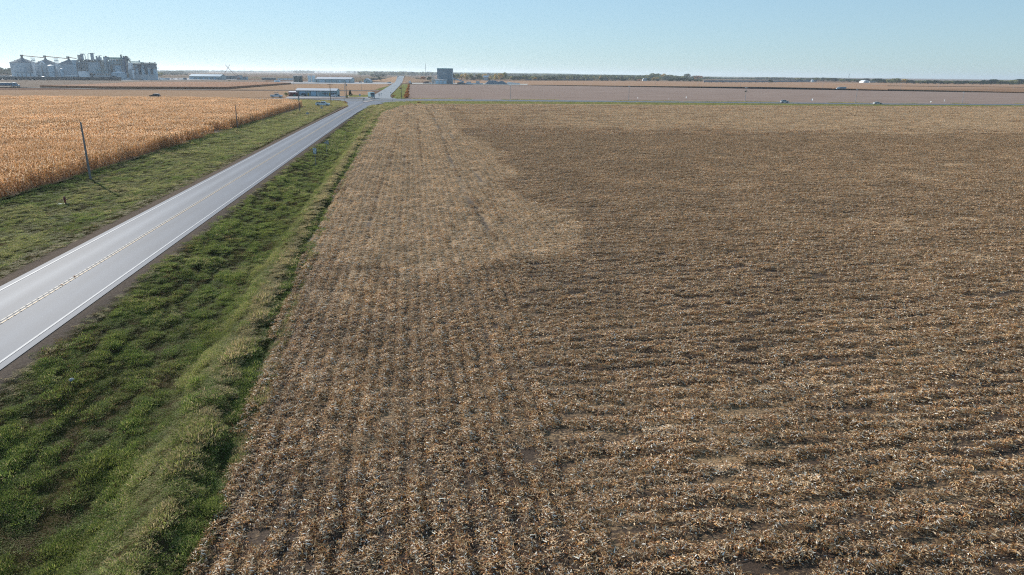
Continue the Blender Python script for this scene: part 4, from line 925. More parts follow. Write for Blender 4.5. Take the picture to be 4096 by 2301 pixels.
# ------------------------------------------------------------------ buildings of the middle distance
def openings(o, items, name, m, d=.16, y0=-.12, frame=None):
    for x0, x1, yt, yb in items:
        w_ = o.box(name, x0, x1, yt, yb, m, d, y0)
        if frame:
            a, b, z0, z1 = o.rect(x0, x1, yt, yb); f_ = .08; fm = MB()
            fm.b2(a - f_, a, y0 - .05, y0 + .1, z0 - f_, z1 + f_).b2(b, b + f_, y0 - .05, y0 + .1, z0 - f_, z1 + f_).b2(a, b, y0 - .05, y0 + .1, z1, z1 + f_).b2(a, b, y0 - .05, y0 + .1, z0 - f_, z0)
            fm.build('frame', frame, w_)
redm = corrugated('dark_red_cladding', (.13, .035, .04), .25, .6); palew = corrugated('pale_blue_cladding', (.27, .38, .42), .3, .5, 0, .08); roofw = corrugated('white_metal_roof', (.46, .48, .52), .4, .7, 0., .05)
doorb = simple('blue_grey_door', (.30, .47, .60), .5, 0, .06, .8, streak=True); trim = simple('dark_trim', (.05, .07, .08), .6); redt = simple('dull_red_trim', (.35, .05, .06), .6); yel = simple('ochre_door', (.42, .30, .06), .6)
# workshop by the crossing
S3 = Site(1268, 386.2); DEP = 9.
o = Obj(S3, 'workshop', 1268, 386.2, 'long pale metal workshop with white roof and two roll up doors by the crossing', 'workshop')
a, b, z0, z1 = o.rect(1185, 1345, 363.5, 386.2); 
MB().prism([(0, 0), (DEP, 0), (DEP, z1), (DEP / 2, z1 + 1.1), (0, z1)], a, b, 'X').build('wall', palew, o.e)
rf = MB().prism([(-.5, z1 - .02), (DEP / 2, z1 + 1.22), (DEP + .5, z1 - .02), (DEP + .5, z1 + .16), (DEP / 2, z1 + 1.42), (-.5, z1 + .16)], a - .4, b + .4, 'X').build('roof', roofw, o.e)
MB().b2(a - .4, b + .4, -.66, -.5, z1 - .12, z1 + .12).build('gutter', trim, rf)
openings(o, [(1198, 1222.6, 365.5, 384.5), (1243.5, 1265, 365.5, 384)], 'roll_up_door', doorb)
o.box('door_jamb', 1197, 1198, 365.2, 385, trim, .2, -.15); o.box('door_jamb', 1222.6, 1223.8, 365.2, 385, trim, .2, -.15); o.box('door_jamb', 1242.3, 1243.5, 365.2, 384.8, trim, .2, -.15); o.box('door_jamb', 1265, 1266.2, 365.2, 384.8, trim, .2, -.15)
openings(o, [(1294.3, 1299.2, 371, 379), (1301, 1305.2, 371, 379), (1307, 1311.6, 371, 379), (1325.5, 1330.6, 371.5, 378), (1332.3, 1337, 371.5, 378), (1338.6, 1343, 371.5, 378)], 'window', gl, frame=white)
openings(o, [(1231, 1236.4, 372.5, 384.6), (1316, 1320, 371, 384)], 'door', yel)
o.box('sign_board', 1271, 1286, 364.9, 368.4, white, .1, -.2); 
sg = MB()
for k in range(6): aa, bb, zz0, zz1 = o.rect(1272.3 + k * 2.1, 1273.6 + k * 2.1, 365.6 + (k % 2) * .3, 367.7); sg.b2(aa, bb, -.24, -.2, zz0, zz1)
sg.build('sign_lettering', trim, [c_ for c_ in o.e.children if c_.name.startswith('sign_board')][0])
o.box('wall_plaque', 1288, 1291, 371.5, 375.5, simple('dark_green_plaque', (.03, .12, .12), .5), .12, -.14); o.box('corner_trim', 1344.4, 1346, 364, 385.5, trim, .3, -.15); o.box('corner_trim', 1184, 1186, 364, 371, redt, .3, -.15)
o = Obj(S3, 'red_shed', 1172, 386.8, 'small dark red shed with white roof edge left of the workshop', 'shed', dy=-1.5)
a, b, z0, z1 = o.rect(1153.5, 1189, 370, 386.8); MB().b2(a, b, 0, 5, 0, z1).build('wall', redm, o.e); MB().prism([(-.3, z1), (5.3, z1 + .5), (5.3, z1 + .62), (-.3, z1 + .14)], a - .3, b + .3, 'X').build('roof', roofw, o.e)
o.box('red_fascia', 1153, 1190, 370, 371.4, redt, .08, -.12); o.box('window', 1158, 1159.5, 373.5, 378.5, white, .1, -.1)
o = Obj(S3, 'bin_container', 1177, 386.8, 'small green container in front of the dark red shed', 'container', dy=-3); o.box('box', 1173.5, 1181, 379, 386, simple('green_container', (.06, .22, .20), .6), 1.4, floor=True); o.box('lid', 1173.2, 1181.3, 378.3, 379, trim, 1.5, -.05)
o = Obj(S3, 'scrap_heap', 1203, 387, 'low dark heap beside the red shed', 'heap', dy=-2.5); a, b, _, z1 = o.rect(1196, 1210, 382, 387); hp = MB()
for k in range(26): hp.box((rnd.uniform(a, b), rnd.uniform(0, 1.6), rnd.uniform(.1, z1 * .8)), (rnd.uniform(.3, .9), .5, .3), rnd.uniform(0, 3), rnd.uniform(-.5, .5))
hp.build('pile', dsteel, o.e)
# long white shed beyond
S4 = Site(1330, 331.5)
o = Obj(S4, 'long_shed', 1330, 331.5, 'long white shed with walls tinted blue for shade and bright white roof in the gravel yard', 'shed')
a, b, z0, z1 = o.rect(1264, 1404, 317, 331.5); D_ = 22.
MB().prism([(0, 0), (D_, 0), (D_, z1), (D_ / 2, z1 + 2.4), (0, z1)], a, b, 'X').build('wall', palew, o.e); MB().prism([(-.6, z1), (D_ / 2, z1 + 2.5), (D_ + .6, z1), (D_ + .6, z1 + .25), (D_ / 2, z1 + 2.75), (-.6, z1 + .25)], a - .5, b + .5, 'X').build('roof', roofw, o.e)  # white walls: the blue of their shaded side is put into the colour
openings(o, [(1278, 1299, 319.5, 331), (1355, 1364, 320, 331), (1383, 1397, 320, 331)], 'door', simple('pale_door', (.44, .55, .62), .5), .2, -.2); openings(o, [(1265, 1268, 320, 329), (1302, 1303, 319, 331), (1326, 1327, 319, 331), (1346, 1347, 319, 331), (1398.6, 1400, 318, 331)], 'wall_post', trim, .25, -.22)
openings(o, [(1352, 1354, 322, 324.5), (1376, 1378, 321.5, 324)], 'vent', trim, .2, -.2)
o = Obj(S4, 'storage_tank', 1237, 329, 'left one of the two tall white tanks beside the long shed', 'tank', 'twin white tanks', dy=24); o.cyl('shell', 1229, 1243, 303.2, 329, simple('white_tank_shell', (.60, .68, .72), .45, 0, .05, .3), floor=True); o.box('top_rim', 1229, 1243, 302.3, 303.4, white, 5., 0)
o = Obj(S4, 'storage_tank', 1251, 329, 'right one of the two tall white tanks beside the long shed', 'tank', 'twin white tanks', dy=24); o.cyl('shell', 1245, 1259, 303.2, 329, MATS['white_tank_shell'], floor=True); o.box('top_rim', 1245, 1259, 302.3, 303.4, white, 5., 0)
o = Obj(S4, 'annex', 1262, 331, 'small pale annex joining the white tanks to the long shed', 'annex', dy=2); o.box('wall', 1257, 1265, 317, 331, palew, 8., floor=True); o.box('roof', 1256.5, 1265.2, 316, 317, roofw, 8.4, -.2)
# dark cube
o = Obj(S4, 'dark_storage_block', 1190, 328.8, 'dark green block building with pale roof edge beside the gravel yard', 'building', dy=14)
a, b, z0, z1 = o.rect(1169, 1206, 305, 328.8); w_ = (b - a); dk = corrugated('dark_green_cladding', (.025, .05, .048), .8, .6); 
ax, _ = o.q(1192.5, 316); MB().prism([(a, 6.), (ax, 0), (b, 5.), (b - 3, 14), (a + 3, 15)], 0, z1, 'Z').build('wall', dk, o.e); MB().prism([(a - .4, 6.2), (ax, -.4), (b + .4, 5.), (b - 2.8, 14.4), (a + 2.8, 15.4)], z1, z1 + .5, 'Z').build('roof', white, o.e)
o.box('corner_post', 1191.8, 1193.2, 305, 328, beige, .4, -.45); o.box('end_post', 1168, 1169.4, 305, 328, white, .4, 5.6)
# yard pieces
o = Obj(S4, 'sign_hoarding', 1108, 330.5, 'white billboard panel with pale blue marks beyond the brown corn strip', 'sign', dy=-6); o.box('panel', 1096.5, 1121, 321, 330.4, white, .5); 
for k in range(4): o.box('blue_mark', 1104 + k * 3.2, 1106 + k * 3.2, 323.5 + k % 2, 328.4, wht2, .1, -.12)
for x0, x1, lab in [(1081, 1094, 'low white barrier left of the billboard'), (1125, 1137, 'low white barrier right of the billboard')]: o = Obj(S4, 'barrier', (x0 + x1) / 2, 331, lab, 'barrier', 'white barriers beside the billboard', dy=-5); o.box('beam', x0, x1, 329, 330.2, white, .6); o.box('foot', x0, x0 + 1, 330.1, 331.2, conc, .6, floor=True)
# farmstead left of the bridge
o = Obj(Site(1467, 332), 'cottage', 1467, 332, 'pale blue gabled building left of the bridge', 'building'); a, b, z0, z1 = o.rect(1455, 1480, 322.5, 332); w_ = b - a; _, zp = o.q(1466, 315)
MB().prism([(a, 0), (b, 0), (b, z1), ((a + b) / 2 - 1, zp), (a, z1)], 0, 14, 'Y').build('wall', palew, o.e); MB().prism([(a - .4, z1 - .2), ((a + b) / 2 - 1, zp), (b + .4, z1 - .2), (b + .4, z1 + .2), ((a + b) / 2 - 1, zp + .5), (a - .4, z1 + .2)], -.4, 14.4, 'Y').build('roof', roofw, o.e); o.box('door', 1464, 1468, 326, 332, trim, .2, -.2, floor=True)
for x0, x1, yt, yb, lab, m_ in [(1404, 1414, 325, 331, 'white horse trailer parked by the long shed', white), (1436, 1446, 326, 331.5, 'dark trailer parked left of the pale blue gabled building', dsteel), (1486, 1491, 325, 331, 'small dark tank wagon right of the pale blue gabled building', dsteel), (1549, 1563, 328, 333.5, 'low grey portable building beside the road embankment', conc)]:
    o = Obj(Site((x0 + x1) / 2, yb), 'trailer', (x0 + x1) / 2, yb, lab, 'trailer'); o.box('body', x0, x1, yt, yb - 1.2, m_, 3.); o.cyl('wheel', x0 + 2, x0 + 3.6, yb - 1.5, yb, dsteel, -.3); o.cyl('wheel', x1 - 3.6, x1 - 2, yb - 1.5, yb, dsteel, -.3)
# long shed by the crane and things in the far yard
S5 = Site(820, 318.5)
o = Obj(S5, 'long_shed', 820, 318.5, 'long blue grey shed with pale roof left of the crane', 'shed'); a, b, z0, z1 = o.rect(757, 881, 306, 318.5); D_ = 24.
MB().prism([(0, 0), (D_, 0), (D_, z1), (D_ / 2, z1 + 3.2), (0, z1)], a, b, 'X').build('wall', simple('teal_shed_wall', (.20, .28, .31), .6), o.e); MB().prism([(-.6, z1), (D_ / 2, z1 + 3.3), (D_ + .6, z1), (D_ + .6, z1 + .3), (D_ / 2, z1 + 3.6), (-.6, z1 + .3)], a - .6, b + .6, 'X').build('roof', wht2, o.e); o.box('end_panel', 757, 776, 309, 318.2, wht2, .4, -.35)
for k in range(4): o.box('door', 790 + k * 22, 796 + k * 22, 311, 318.3, doorb, .2, -.2)
o = Obj(S5, 'open_shed', 920, 313, 'lower dark shed behind the crane boom', 'shed', dy=70); o.box('wall', 884, 938, 305, 312, dsteel, 12., floor=True); o.box('roof', 883, 939, 303.6, 305, wht2, 13., -.5)
o = Obj(S5, 'silo_block', 954, 317, 'pale grey square block right of the crane', 'building', dy=10); o.box('wall', 946, 962, 302, 317, simple('pale_grey_block', (.42, .47, .5), .8), 9., floor=True); o.box('roof', 945.4, 962.6, 301, 302, steel, 9.6, -.3); o.box('door', 950, 953, 310, 317, dsteel, .3, -.3, floor=True)
for x0, x1, yt, yb, lab, m_, dy_ in [(962, 985, 307, 314, 'low teal shed right of the pale grey block', wht2, 20), (1046, 1098, 311.5, 315, 'long low dark teal shed on the far yard', dsteel, 30), (1110, 1166, 313.5, 318.5, 'long low white trailer row behind the billboard', white, 12), (0, -1, 0, 0, '', None, 0)][:3]:
    o = Obj(S5, 'shed', (x0 + x1) / 2, 317, lab, 'shed', dy=dy_); o.box('wall', x0, x1, yt + 1.2, yb, m_, 8., floor=True); o.box('roof', x0 - .6, x1 + .6, yt, yt + 1.2, wht2 if m_ is not wht2 else dsteel, 8.6, -.3)
    for k in range(3): o.box('opening', x0 + 5 + k * (x1 - x0) / 3.4, x0 + 8 + k * (x1 - x0) / 3.4, yt + 2, yb, dsteel if m_ is not dsteel else beige, .3, -.3)
# crane
o = Obj(S5, 'crawler_crane', 953, 317.5, 'dark red crawler crane with crossed lattice booms against the sky', 'crane', dy=-10)
o.box('cab', 950, 957, 311.5, 316, rustm, 3.); o.box('crawler_track', 946, 959, 315.8, 318.2, dsteel, 1.2); o.box('crawler_track', 946, 959, 315.8, 318.2, dsteel, 1.2, 3.)
def boom(o, pts, wpx, m, name):
    mb = MB(); (x0, y0), (x1, y1) = pts; A = Vector((o.q(x0, y0)[0], 1.5, o.q(x0, y0)[1])); B = Vector((o.q(x1, y1)[0], 1.5, o.q(x1, y1)[1])); d = (B - A).normalized(); u = d.cross(Vector((0, 1, 0))); w2 = wpx * o.s.mpp * .34; n_ = int((B - A).length / (w2 * 3)) + 1
    for s1 in (-1, 1):
        for y in (-w2, w2): mb.tube(A + u * s1 * w2 + Vector((0, y, 0)), B + u * s1 * w2 * .5 + Vector((0, y, 0)), .1, .07, 4)
    for k in range(n_):
        P0 = A + (B - A) * (k / n_); P1 = A + (B - A) * ((k + 1) / n_); s1 = 1 if k % 2 else -1
        for y in (-w2, w2): mb.tube(P0 + u * s1 * w2 + Vector((0, y, 0)), P1 - u * s1 * w2 + Vector((0, y, 0)), .07, .07, 4)
    return mb.build(name, m, o.e)
boom(o, ((951, 313), (911, 272)), 2.4, rustm, 'boom'); boom(o, ((911, 272), (899.5, 259)), 1.6, rustm, 'jib'); boom(o, ((957, 314), (946, 296)), 1.8, rustm, 'mast'); o.pipe('cable', [(946, 296), (921, 281)], .09, dsteel, 1.5, n=4); o.pipe('cable', [(946, 296), (911, 272)], .07, dsteel, 1.5, n=4)
o = Obj(S5, 'crawler_crane', 884, 317.5, 'hazy dark crane at the right end of the long shed, its boom leaning right', 'crane', dy=30)
o.box('cab', 881, 887, 311, 317, rustm, 3., floor=True); boom(o, ((884, 312), (911, 272)), 1.5, rustm, 'boom'); boom(o, ((911, 272), (917.5, 259)), 1.5, rustm, 'jib')

# ------------------------------------------------------------------ tall grey building and its yard
S6 = Site(1778, 336)
o = Obj(S6, 'tower_building', 1778, 336, 'tall windowless blue grey block building on the horizon', 'building'); tw = corrugated('blue_grey_cladding', (.16, .23, .28), .8, .6, 0, .06)
a, b, z0, z1 = o.rect(1749, 1807, 275.5, 336); MB().b2(a, b, 0, 24, 0, z1).build('wall', tw, o.e); MB().b2(a - .15, b + .15, -.15, 24.2, z1, z1 + .7).build('roof', simple('teal_flashing', (.05, .33, .38), .5), o.e)
o.box('wall_sign', 1773, 1784, 292.2, 293.4, white, .1, -.12); o.box('wall_sign', 1774, 1777, 294, 296, wht2, .1, -.12)
sm = MB()
for k in range(1, 9): x = a + (b - a) * k / 9; sm.b2(x - .06, x + .06, -.1, 0, 0, z1)
sm.build('panel_joint', steel, o.e)
o = Obj(S6, 'loading_shed', 1763, 336.5, 'low white roofed shed with three pale doors below the tall block', 'shed', dy=-14)
a, b, z0, z1 = o.rect(1740, 1786, 321.5, 336.5); _, zl = o.q(1741, 317.5); MB().prism([(a, 0), (b, 0), (b, z1), (a, zl - .6)], 0, 11, 'Y').build('wall', simple('grey_shed_wall', (.36, .42, .46), .6), o.e); MB().prism([(a - .5, zl - .6), (b + .5, z1), (b + .5, z1 + .9), (a - .5, zl + .4)], -.6, 12, 'Y').build('roof', simple('shed_roof_white', (.80, .76, .74), .5), o.e)
openings(o, [(1743, 1754.5, 323, 335.5), (1759, 1769, 323, 335.5), (1774, 1784, 324, 335.5)], 'door', simple('light_blue_door', (.36, .54, .66), .5), .2, -.2)
for i, (x0, x1, lab) in enumerate([(1726.5, 1731.5, 'left one of two small pale silos beside the tall block'), (1733, 1738, 'right one of two small pale silos beside the tall block')]): o = Obj(S6, 'small_silo', (x0 + x1) / 2, 335, lab, 'silo', 'small pale silos'); o.cyl('shell', x0, x1, 307, 322, beige, 0, cone=.6); o.box('stand', x0, x1, 322, 334, steel, 2., floor=True)
o = Obj(S6, 'equipment_skid', 1730, 336, 'low pale machinery at the left foot of the white roofed shed', 'machinery', dy=-4)
for k in range(6): o.box('unit', 1716 + k * 4, 1719 + k * 4, 328 + k % 3 * 2, 335, [beige, steel, white][k % 3], 3., floor=True)
o = Obj(S6, 'conveyor', 1840, 334, 'pale blue inclined conveyor sloping down right from the tall block', 'conveyor', dy=-3)
(xa, za), (xb, zb) = o.q(1808, 312.5), o.q(1856, 327.5); MB().prism([(xa, za - .7), (xb, zb - .6), (xb, zb + .6), (xa, za + .7)], 0, 1.8, 'Y').build('belt_housing', wht2, o.e); MB().lattice(o.q(1816, 320)[0], o.q(1818, 320)[0], 0, 1.8, 0, o.q(1817, 317)[1], 5, .12).build('trestle', steel, o.e); o.box('hopper', 1838, 1854, 327, 334.5, steel, 4., floor=True); o.box('drive_unit', 1829, 1840, 330, 335, dsteel, 3., floor=True)
def heap(site, x0, x1, yt, yb, m, label, name='gravel_pile', tops=None, dy=0.):
    o = Obj(site, name, (x0 + x1) / 2, yb, label, 'pile', dy=dy); a, b, z0, z1 = o.rect(x0, x1, yt, yb); mb = MB(); nx, ny = 40, 12; D_ = (b - a) * .35; vs = []
    for j in range(ny + 1):
        for i in range(nx + 1):
            u = i / nx; v = j / ny; pf = np.interp(u, *tops) if tops else math.sin(PI * u) ** .7
            cr_ = min(1, 1.25 * math.sin(PI * v) ** .9); vs.append((a + (b - a) * u, D_ * v, max(-.05, z1 * pf * cr_ * (1 + rnd.uniform(-.05, .05)) - .02)))
    mb.add(vs, [(j * (nx + 1) + i, j * (nx + 1) + i + 1, (j + 1) * (nx + 1) + i + 1, (j + 1) * (nx + 1) + i) for j in range(ny) for i in range(nx)]); mb.build('heap', m, o.e); return o
heap(S6, 1933, 2042, 323, 338.5, simple('blue_grey_gravel', (.15, .20, .24), .9, 0, .15, .6), 'large blue grey gravel pile right of the tall block', tops=([0, .08, .2, .42, .55, .62, .7, .82, 1], [0, .35, 1, .98, .72, .9, .95, .45, 0]))
heap(S6, 1690, 1722, 326, 334.5, simple('brown_rubble', (.10, .08, .09), .9, 0, .3, .8), 'low dark rubble pile left of the tall block', 'rubble_pile', dy=8)
heap(S6, 1828, 1865, 331, 336.5, simple('dark_rubble', (.06, .08, .09), .9, 0, .3, .8), 'low dark pile under the inclined conveyor', 'rubble_pile', dy=-6)
o = Obj(S6, 'block_wall', 2055, 338, 'bright white retaining wall of blocks right of the gravel pile', 'wall', dy=-6); a, b, z0, z1 = o.rect(2029, 2080, 328, 338.5); 
for k in range(12): x0_ = a + (b - a) * k / 12; x1_ = a + (b - a) * (k + 1) / 12; MB().b2(x0_, x1_ - .1, 0, 1.5, 0, z1 * (1 - .045 * k)).build('block', simple('white_block', (.74, .74, .73), .8, 0, .06, .4), o.e)
for x0, x1, yt, yb, lab, m_ in [(1866, 1884, 327, 333, 'pale grey container beyond the conveyor', conc), (1904, 1918, 325, 332, 'pale grey stacked containers left of the gravel pile', conc), (1862, 1932, 333, 336.3, 'long low white block row in front of the conveyor yard', white)]:
    o = Obj(S6, 'container', (x0 + x1) / 2, yb + 2, lab, 'container', dy=4 if x1 < 1900 else -3); o.box('body', x0, x1, yt + .8, yb, m_, 3., floor=True); o.box('lid', x0 - .3, x1 + .3, yt, yt + .8, wht2, 3.3, -.15)
o = Obj(Site(1942, 322.5), 'farmhouse', 1942, 322.5, 'pale barn roof showing between trees beyond the orange field', 'barn'); o.box('wall', 1934, 1951, 309, 320, steel, 9., floor=True); a, b, z0, z1 = o.rect(1932, 1953, 304.5, 309); MB().prism([(-1, z0), (5, z1 + .5), (10, z0), (10, z0 + .5), (5, z1 + 1), (-1, z0 + .5)], a, b, 'X').build('roof', wht2, o.e)
# farm far right
o = Obj(Site(3466, 331.5), 'quonset_barn', 3466, 331.5, 'white round roofed barn on the far right field edge', 'barn'); a, b, z0, z1 = o.rect(3454, 3479, 321.5, 331.5); mb = MB(); r = (b - a) / 2
pts_ = [(a + r + r * math.cos(t), z1 * math.sin(t)) for t in [PI * k / 14 for k in range(15)]]; mb.prism(pts_, 0, 26, 'Y').build('shell', white, o.e); o.box('end_door', 3463, 3471, 325, 331, wht2, .4, -.5, floor=True)
o = Obj(Site(3490, 331.5), 'shed', 3490, 331.5, 'low pale shed right of the white round roofed barn', 'shed'); o.box('wall', 3480, 3502, 327, 331, beige, 12., floor=True); o.box('roof', 3479, 3503, 325.5, 327, wht2, 13., -.5)
o = Obj(Site(3251, 329), 'grain_bin', 3251, 329, 'small white bin with sunlit left side on the right horizon', 'grain bin'); o.cyl('wall', 3246, 3257, 321.5, 329, white, floor=True, cone=1.8); o.box('leg', 3245.5, 3247.5, 318, 329, white, 1., -1, floor=True)
o = Obj(Site(2582, 324.5), 'farmhouse', 2582, 324.5, 'small white farmhouse with gable among the dark trees', 'house'); a, b, z0, z1 = o.rect(2571, 2589, 319.5, 324.5); MB().b2(a, b, 0, 9, 0, z1).build('wall', white, o.e); MB().prism([(a - .5, z1), (b + .5, z1), (b - 1, z1 + 4), (a + 3, z1 + 4)], -.5, 9.5, 'Y').build('roof', steel, o.e); o.box('chimney', 2585.5, 2587.5, 313, 318, white, 2., 3)
# bridge rails at the crest of the north road
for xe, lab in ((xl - .2, 'left concrete bridge rail at the crest of the road'), (xr_ + .2, 'right concrete bridge rail at the crest of the road')):
    t = thing('bridge_rail', (xe, 1400, zr(1400)), 0, lab, 'bridge rail', 'bridge rails'); MB().b2(-.25, .25, -10, 60, .2, 1.4).build('parapet', simple('rail_concrete', (.33, .40, .44), .8), t); MB().b2(-.5, .5, -14, -10, -.2, 1.9).build('end_block', MATS['rail_concrete'], t)
    g_ = MB()
    for k in range(12): g_.box((0, -20 - k * 8, zr(1380 - k * 8) - zr(1400) + .45), (.12, .15, .9))
    g_.build('rail_posts', dsteel, t); g2 = MB(); g2.path([(0, -14 - k * 8, zr(1386 - k * 8) - zr(1400) + .8) for k in range(14)], .16, 6); g2.build('guard_beam', steel, t)
# radio masts
for x, yb, yt, lab in [(3393, 325, 297, 'thin lattice radio mast on the right horizon'), (1703, 290, 256, 'faint tall radio mast left of the tall block')]:
    S_ = Site(x, 325 if x > 3000 else 312); o = Obj(S_, 'radio_mast', x, yb, lab, 'mast', z=0.); _, zt_ = S_.p(x + 4, yt); MB().lattice(-.7, .7, -.7, .7, 0, zt_, 30, .16).build('lattice', steel, o.e); MB().tube((0, 0, zt_), (0, 0, zt_ + 4), .12).build('antenna', dsteel, o.e)
# ------------------------------------------------------------------ poles and wires
wood = simple('weathered_pole_wood', (.15, .13, .125), .85, 0, .2, 3., streak=True); palewood = simple('pale_grey_pole', (.42, .41, .40), .8, 0, .1, 3.)
cer = simple('white_insulator', (.75, .75, .75), .4)
def ground_z(X, Y): return float(hgt(np.array([X]), np.array([Y]))[0]) if Y < 345 and -50 < X < 0 else 0.
def gpx(x, y):
    z = 0.
    for _ in range(5): g = G(x, y, z); z = ground_z(*g)
    return g[0], g[1], z
def pole(x, yb, yt, label, group, m=wood, r=.16, arm=0, armm=None, extra=None, grp_name='utility_pole', base=None, rz=0.):
    g = base or gpx(x, yb); h = TOP(x, yt, g[1]) - g[2]
    t = thing(grp_name, g, rz, label, 'utility pole', group)
    MB().tube((0, 0, -.3), (0, 0, h), r, r * .62, 10).build('shaft', m, t)
    if arm:
        a = MB().box((0, .12, h - .25), (arm, .1, .13)).build('crossarm', armm or m, t)
        for dx in (-arm * .46, -arm * .2, arm * .2, arm * .46): MB().lathe([(.05, 0), (.08, .08), (.04, .2)], (dx, .12, h - .18), 8).build('insulator', cer, a)
    return t, h
rl = 'roadside poles along the standing corn'
pole(362, 716, 488, 'bare grey pole at the corn edge, the nearest and largest one', rl, simple('grey_pole_wood', (.20, .20, .20), .85, 0, .2, 3., streak=True), .17)
pole(951, 515, 418, 'bare dark pole at the corn edge, second from the camera', rl, wood, .14)
t, h = pole(1199, 446, 362, 'dark pole at the corn edge in front of the red shed', rl, wood, .17); MB().box((0, -.25, 5.1), (.45, .4, 1.3)).build('meter_box', palewood, t)
t, h = pole(1324, 410, 336, 'wooden pole with long crossarm in front of the pale workshop', 'poles round the crossing', simple('brown_pole_wood', (.12, .09, .075), .85, 0, .2, 3., streak=True), .2, 3.0)
pole(1381, 394, 329, 'paler left pole of the close pair right of the workshop', 'poles round the crossing', palewood, .16, 1.6); t, h = pole(1386.5, 393.5, 328, 'thick brown right pole of the close pair right of the workshop', 'poles round the crossing', MATS['brown_pole_wood'], .24); MB().lathe([(.25, 0), (.28, .1), (.28, .9), (.2, 1.0)], (.45, 0, h - 2.2), 12).build('transformer', palewood, t)
pole(1606, 394.5, 330, 'single brown pole beside the orange hedge north of the crossing', 'poles round the crossing', MATS['brown_pole_wood'], .2)
t, h = pole(1446, 361.5, 324, 'thin grey pole with small board by the gravel lane left of the north road', 'poles round the crossing', palewood, .11); MB().box((0, -.2, h - 1.), (1., .1, .9)).build('board', white, t)
pole(1177, 361, 318, 'thin pale pole behind the red shed roof', 'poles round the crossing', palewood, .12, 1.2)
for i, (x, yb, yt) in enumerate([(2041, 398, 340), (2514, 403, 344), (2980, 406, 349.5), (3421, 412.5, 356), (3847.5, 415.5, 368.5)]):
    t, h = pole(x, yb, yt, '%s tall pale pole with white T shaped top from the left, beside the cross road' % ords[i], 'pale T topped poles along the cross road', palewood, .16, 1.25, cer)
    MB().box((0, .12, h - .05), (1.3, .18, .22)).build('cap_bar', cer, t)
for i, (x, yb, yt) in enumerate([(2620, 345.5, 327), (2791, 347.5, 329.5), (2961, 349, 331.5), (3290, 353, 333), (3601, 357, 335.5), (3752, 352, 338), (4053, 352.5, 337)]): pole(x, yb, yt, '%s small distant pole from the left on the far field line at right' % ords[i], 'small distant poles on the right', palewood, .2, 2.0, cer)
for i, (x, yb, yt) in enumerate([(783, 302, 272), (797, 302, 290), (924, 305, 283), (979, 307, 272), (1049, 307.5, 284), (1135, 300, 276), (1159, 301, 276), (1173, 302, 290), (1297, 312, 291), (1421, 314, 291), (1533, 309.5, 294), (1545, 313.5, 289), (1564, 303, 292)]): pole(x, yb, yt, '%s thin hazy pole from the left on the distant plain' % ords[i], 'thin hazy poles on the left plain', wood, .28, 2.6)

# ------------------------------------------------------------------ signs
post = simple('galvanised_post', (.30, .32, .32), .6, .2, .1, 3.); backm = simple('sign_back_aluminium', (.34, .36, .36), .45, .3, .08, 3.); blk = simple('sign_black', (.012, .014, .016), .5); sblue = simple('sign_white_face', (.78, .86, .90), .45, 0, .04, 3.)
def glyphs(txt, size, m, parent, loc, name='lettering'):
    cu = D.curves.new(name, 'FONT'); cu.body = txt; cu.size = size; cu.align_x = 'CENTER'; cu.align_y = 'CENTER'; cu.extrude = .004; cu.offset = size * .03
    o = D.objects.new(name, cu); me = D.meshes.new_from_object(o); D.objects.remove(o); me.materials.clear(); me.materials.append(m)
    q = D.objects.new(name, me); COL.objects.link(q); q.parent = parent; q.location = loc; q.rotation_euler = (PI / 2, 0, 0); return q
face = 0.
# junction sign
g = gpx(1263.5, 664); t = thing('junction_sign', g, ROTZ * .5, 'junction sign reading JCT 15 on one post in the right ditch grass', 'road sign'); z1 = TOP(1269.5, 592, g[1]) - g[2]; z0 = TOP(1268, 616, g[1]) - g[2]; zm = TOP(1269, 601.5, g[1]) - g[2]; w_ = .62
MB().tube((0, 0, -.2), (0, 0, z1), .035).build('post', post, t)
p = MB().b2(-w_ / 2, w_ / 2, -.06, -.04, zm + .01, z1).build('junction_plate', sblue, t)
MB().b2(-w_ / 2 + .02, w_ / 2 - .02, -.064, -.0601, zm + .03, zm + .05).b2(-w_ / 2 + .02, w_ / 2 - .02, -.064, -.0601, z1 - .05, z1 - .03).b2(-w_ / 2 + .02, -w_ / 2 + .04, -.064, -.0601, zm + .05, z1 - .05).b2(w_ / 2 - .04, w_ / 2 - .02, -.064, -.0601, zm + .05, z1 - .05).build('border', blk, p)
glyphs('JCT', (z1 - zm) * .78, blk, p, (0, -.07, (z1 + zm) / 2)).scale = (.76, 1, 1)
p = MB().b2(-w_ / 2 - .03, w_ / 2 + .03, -.06, -.04, z0, zm - .01).build('route_plate', blk, t); hh_ = zm - z0
MB().prism([(-w_ * .30, z0 + .03), (w_ * .30, z0 + .03), (w_ * .46, z0 + hh_ * .82), (w_ * .36, z0 + hh_ * .95), (-w_ * .36, z0 + hh_ * .95), (-w_ * .46, z0 + hh_ * .82)], -.066, -.0602, 'Y').build('shield', sblue, p)
glyphs('15', hh_ * .62, blk, p, (0, -.072, z0 + hh_ * .60)); MB().prism([(-.1, z0 + .06), (.1, z0 + .06), (.12, z0 + .13), (.06, z0 + .17), (-.06, z0 + .17), (-.12, z0 + .13)], -.072, -.0661, 'Y').build('emblem', blk, p)
MB().tube((0, -.04, 1.05), (0, -.05, 1.05), .05, .05, 12).build('reflector', cer, t)
g = gpx(1308.5, 619); t = thing('pennant_sign', g, ROTZ, 'grey back of a pennant shaped sign pointing left, behind the junction sign', 'road sign'); h = TOP(1304, 560, g[1]) - g[2]; k = g[1] / F
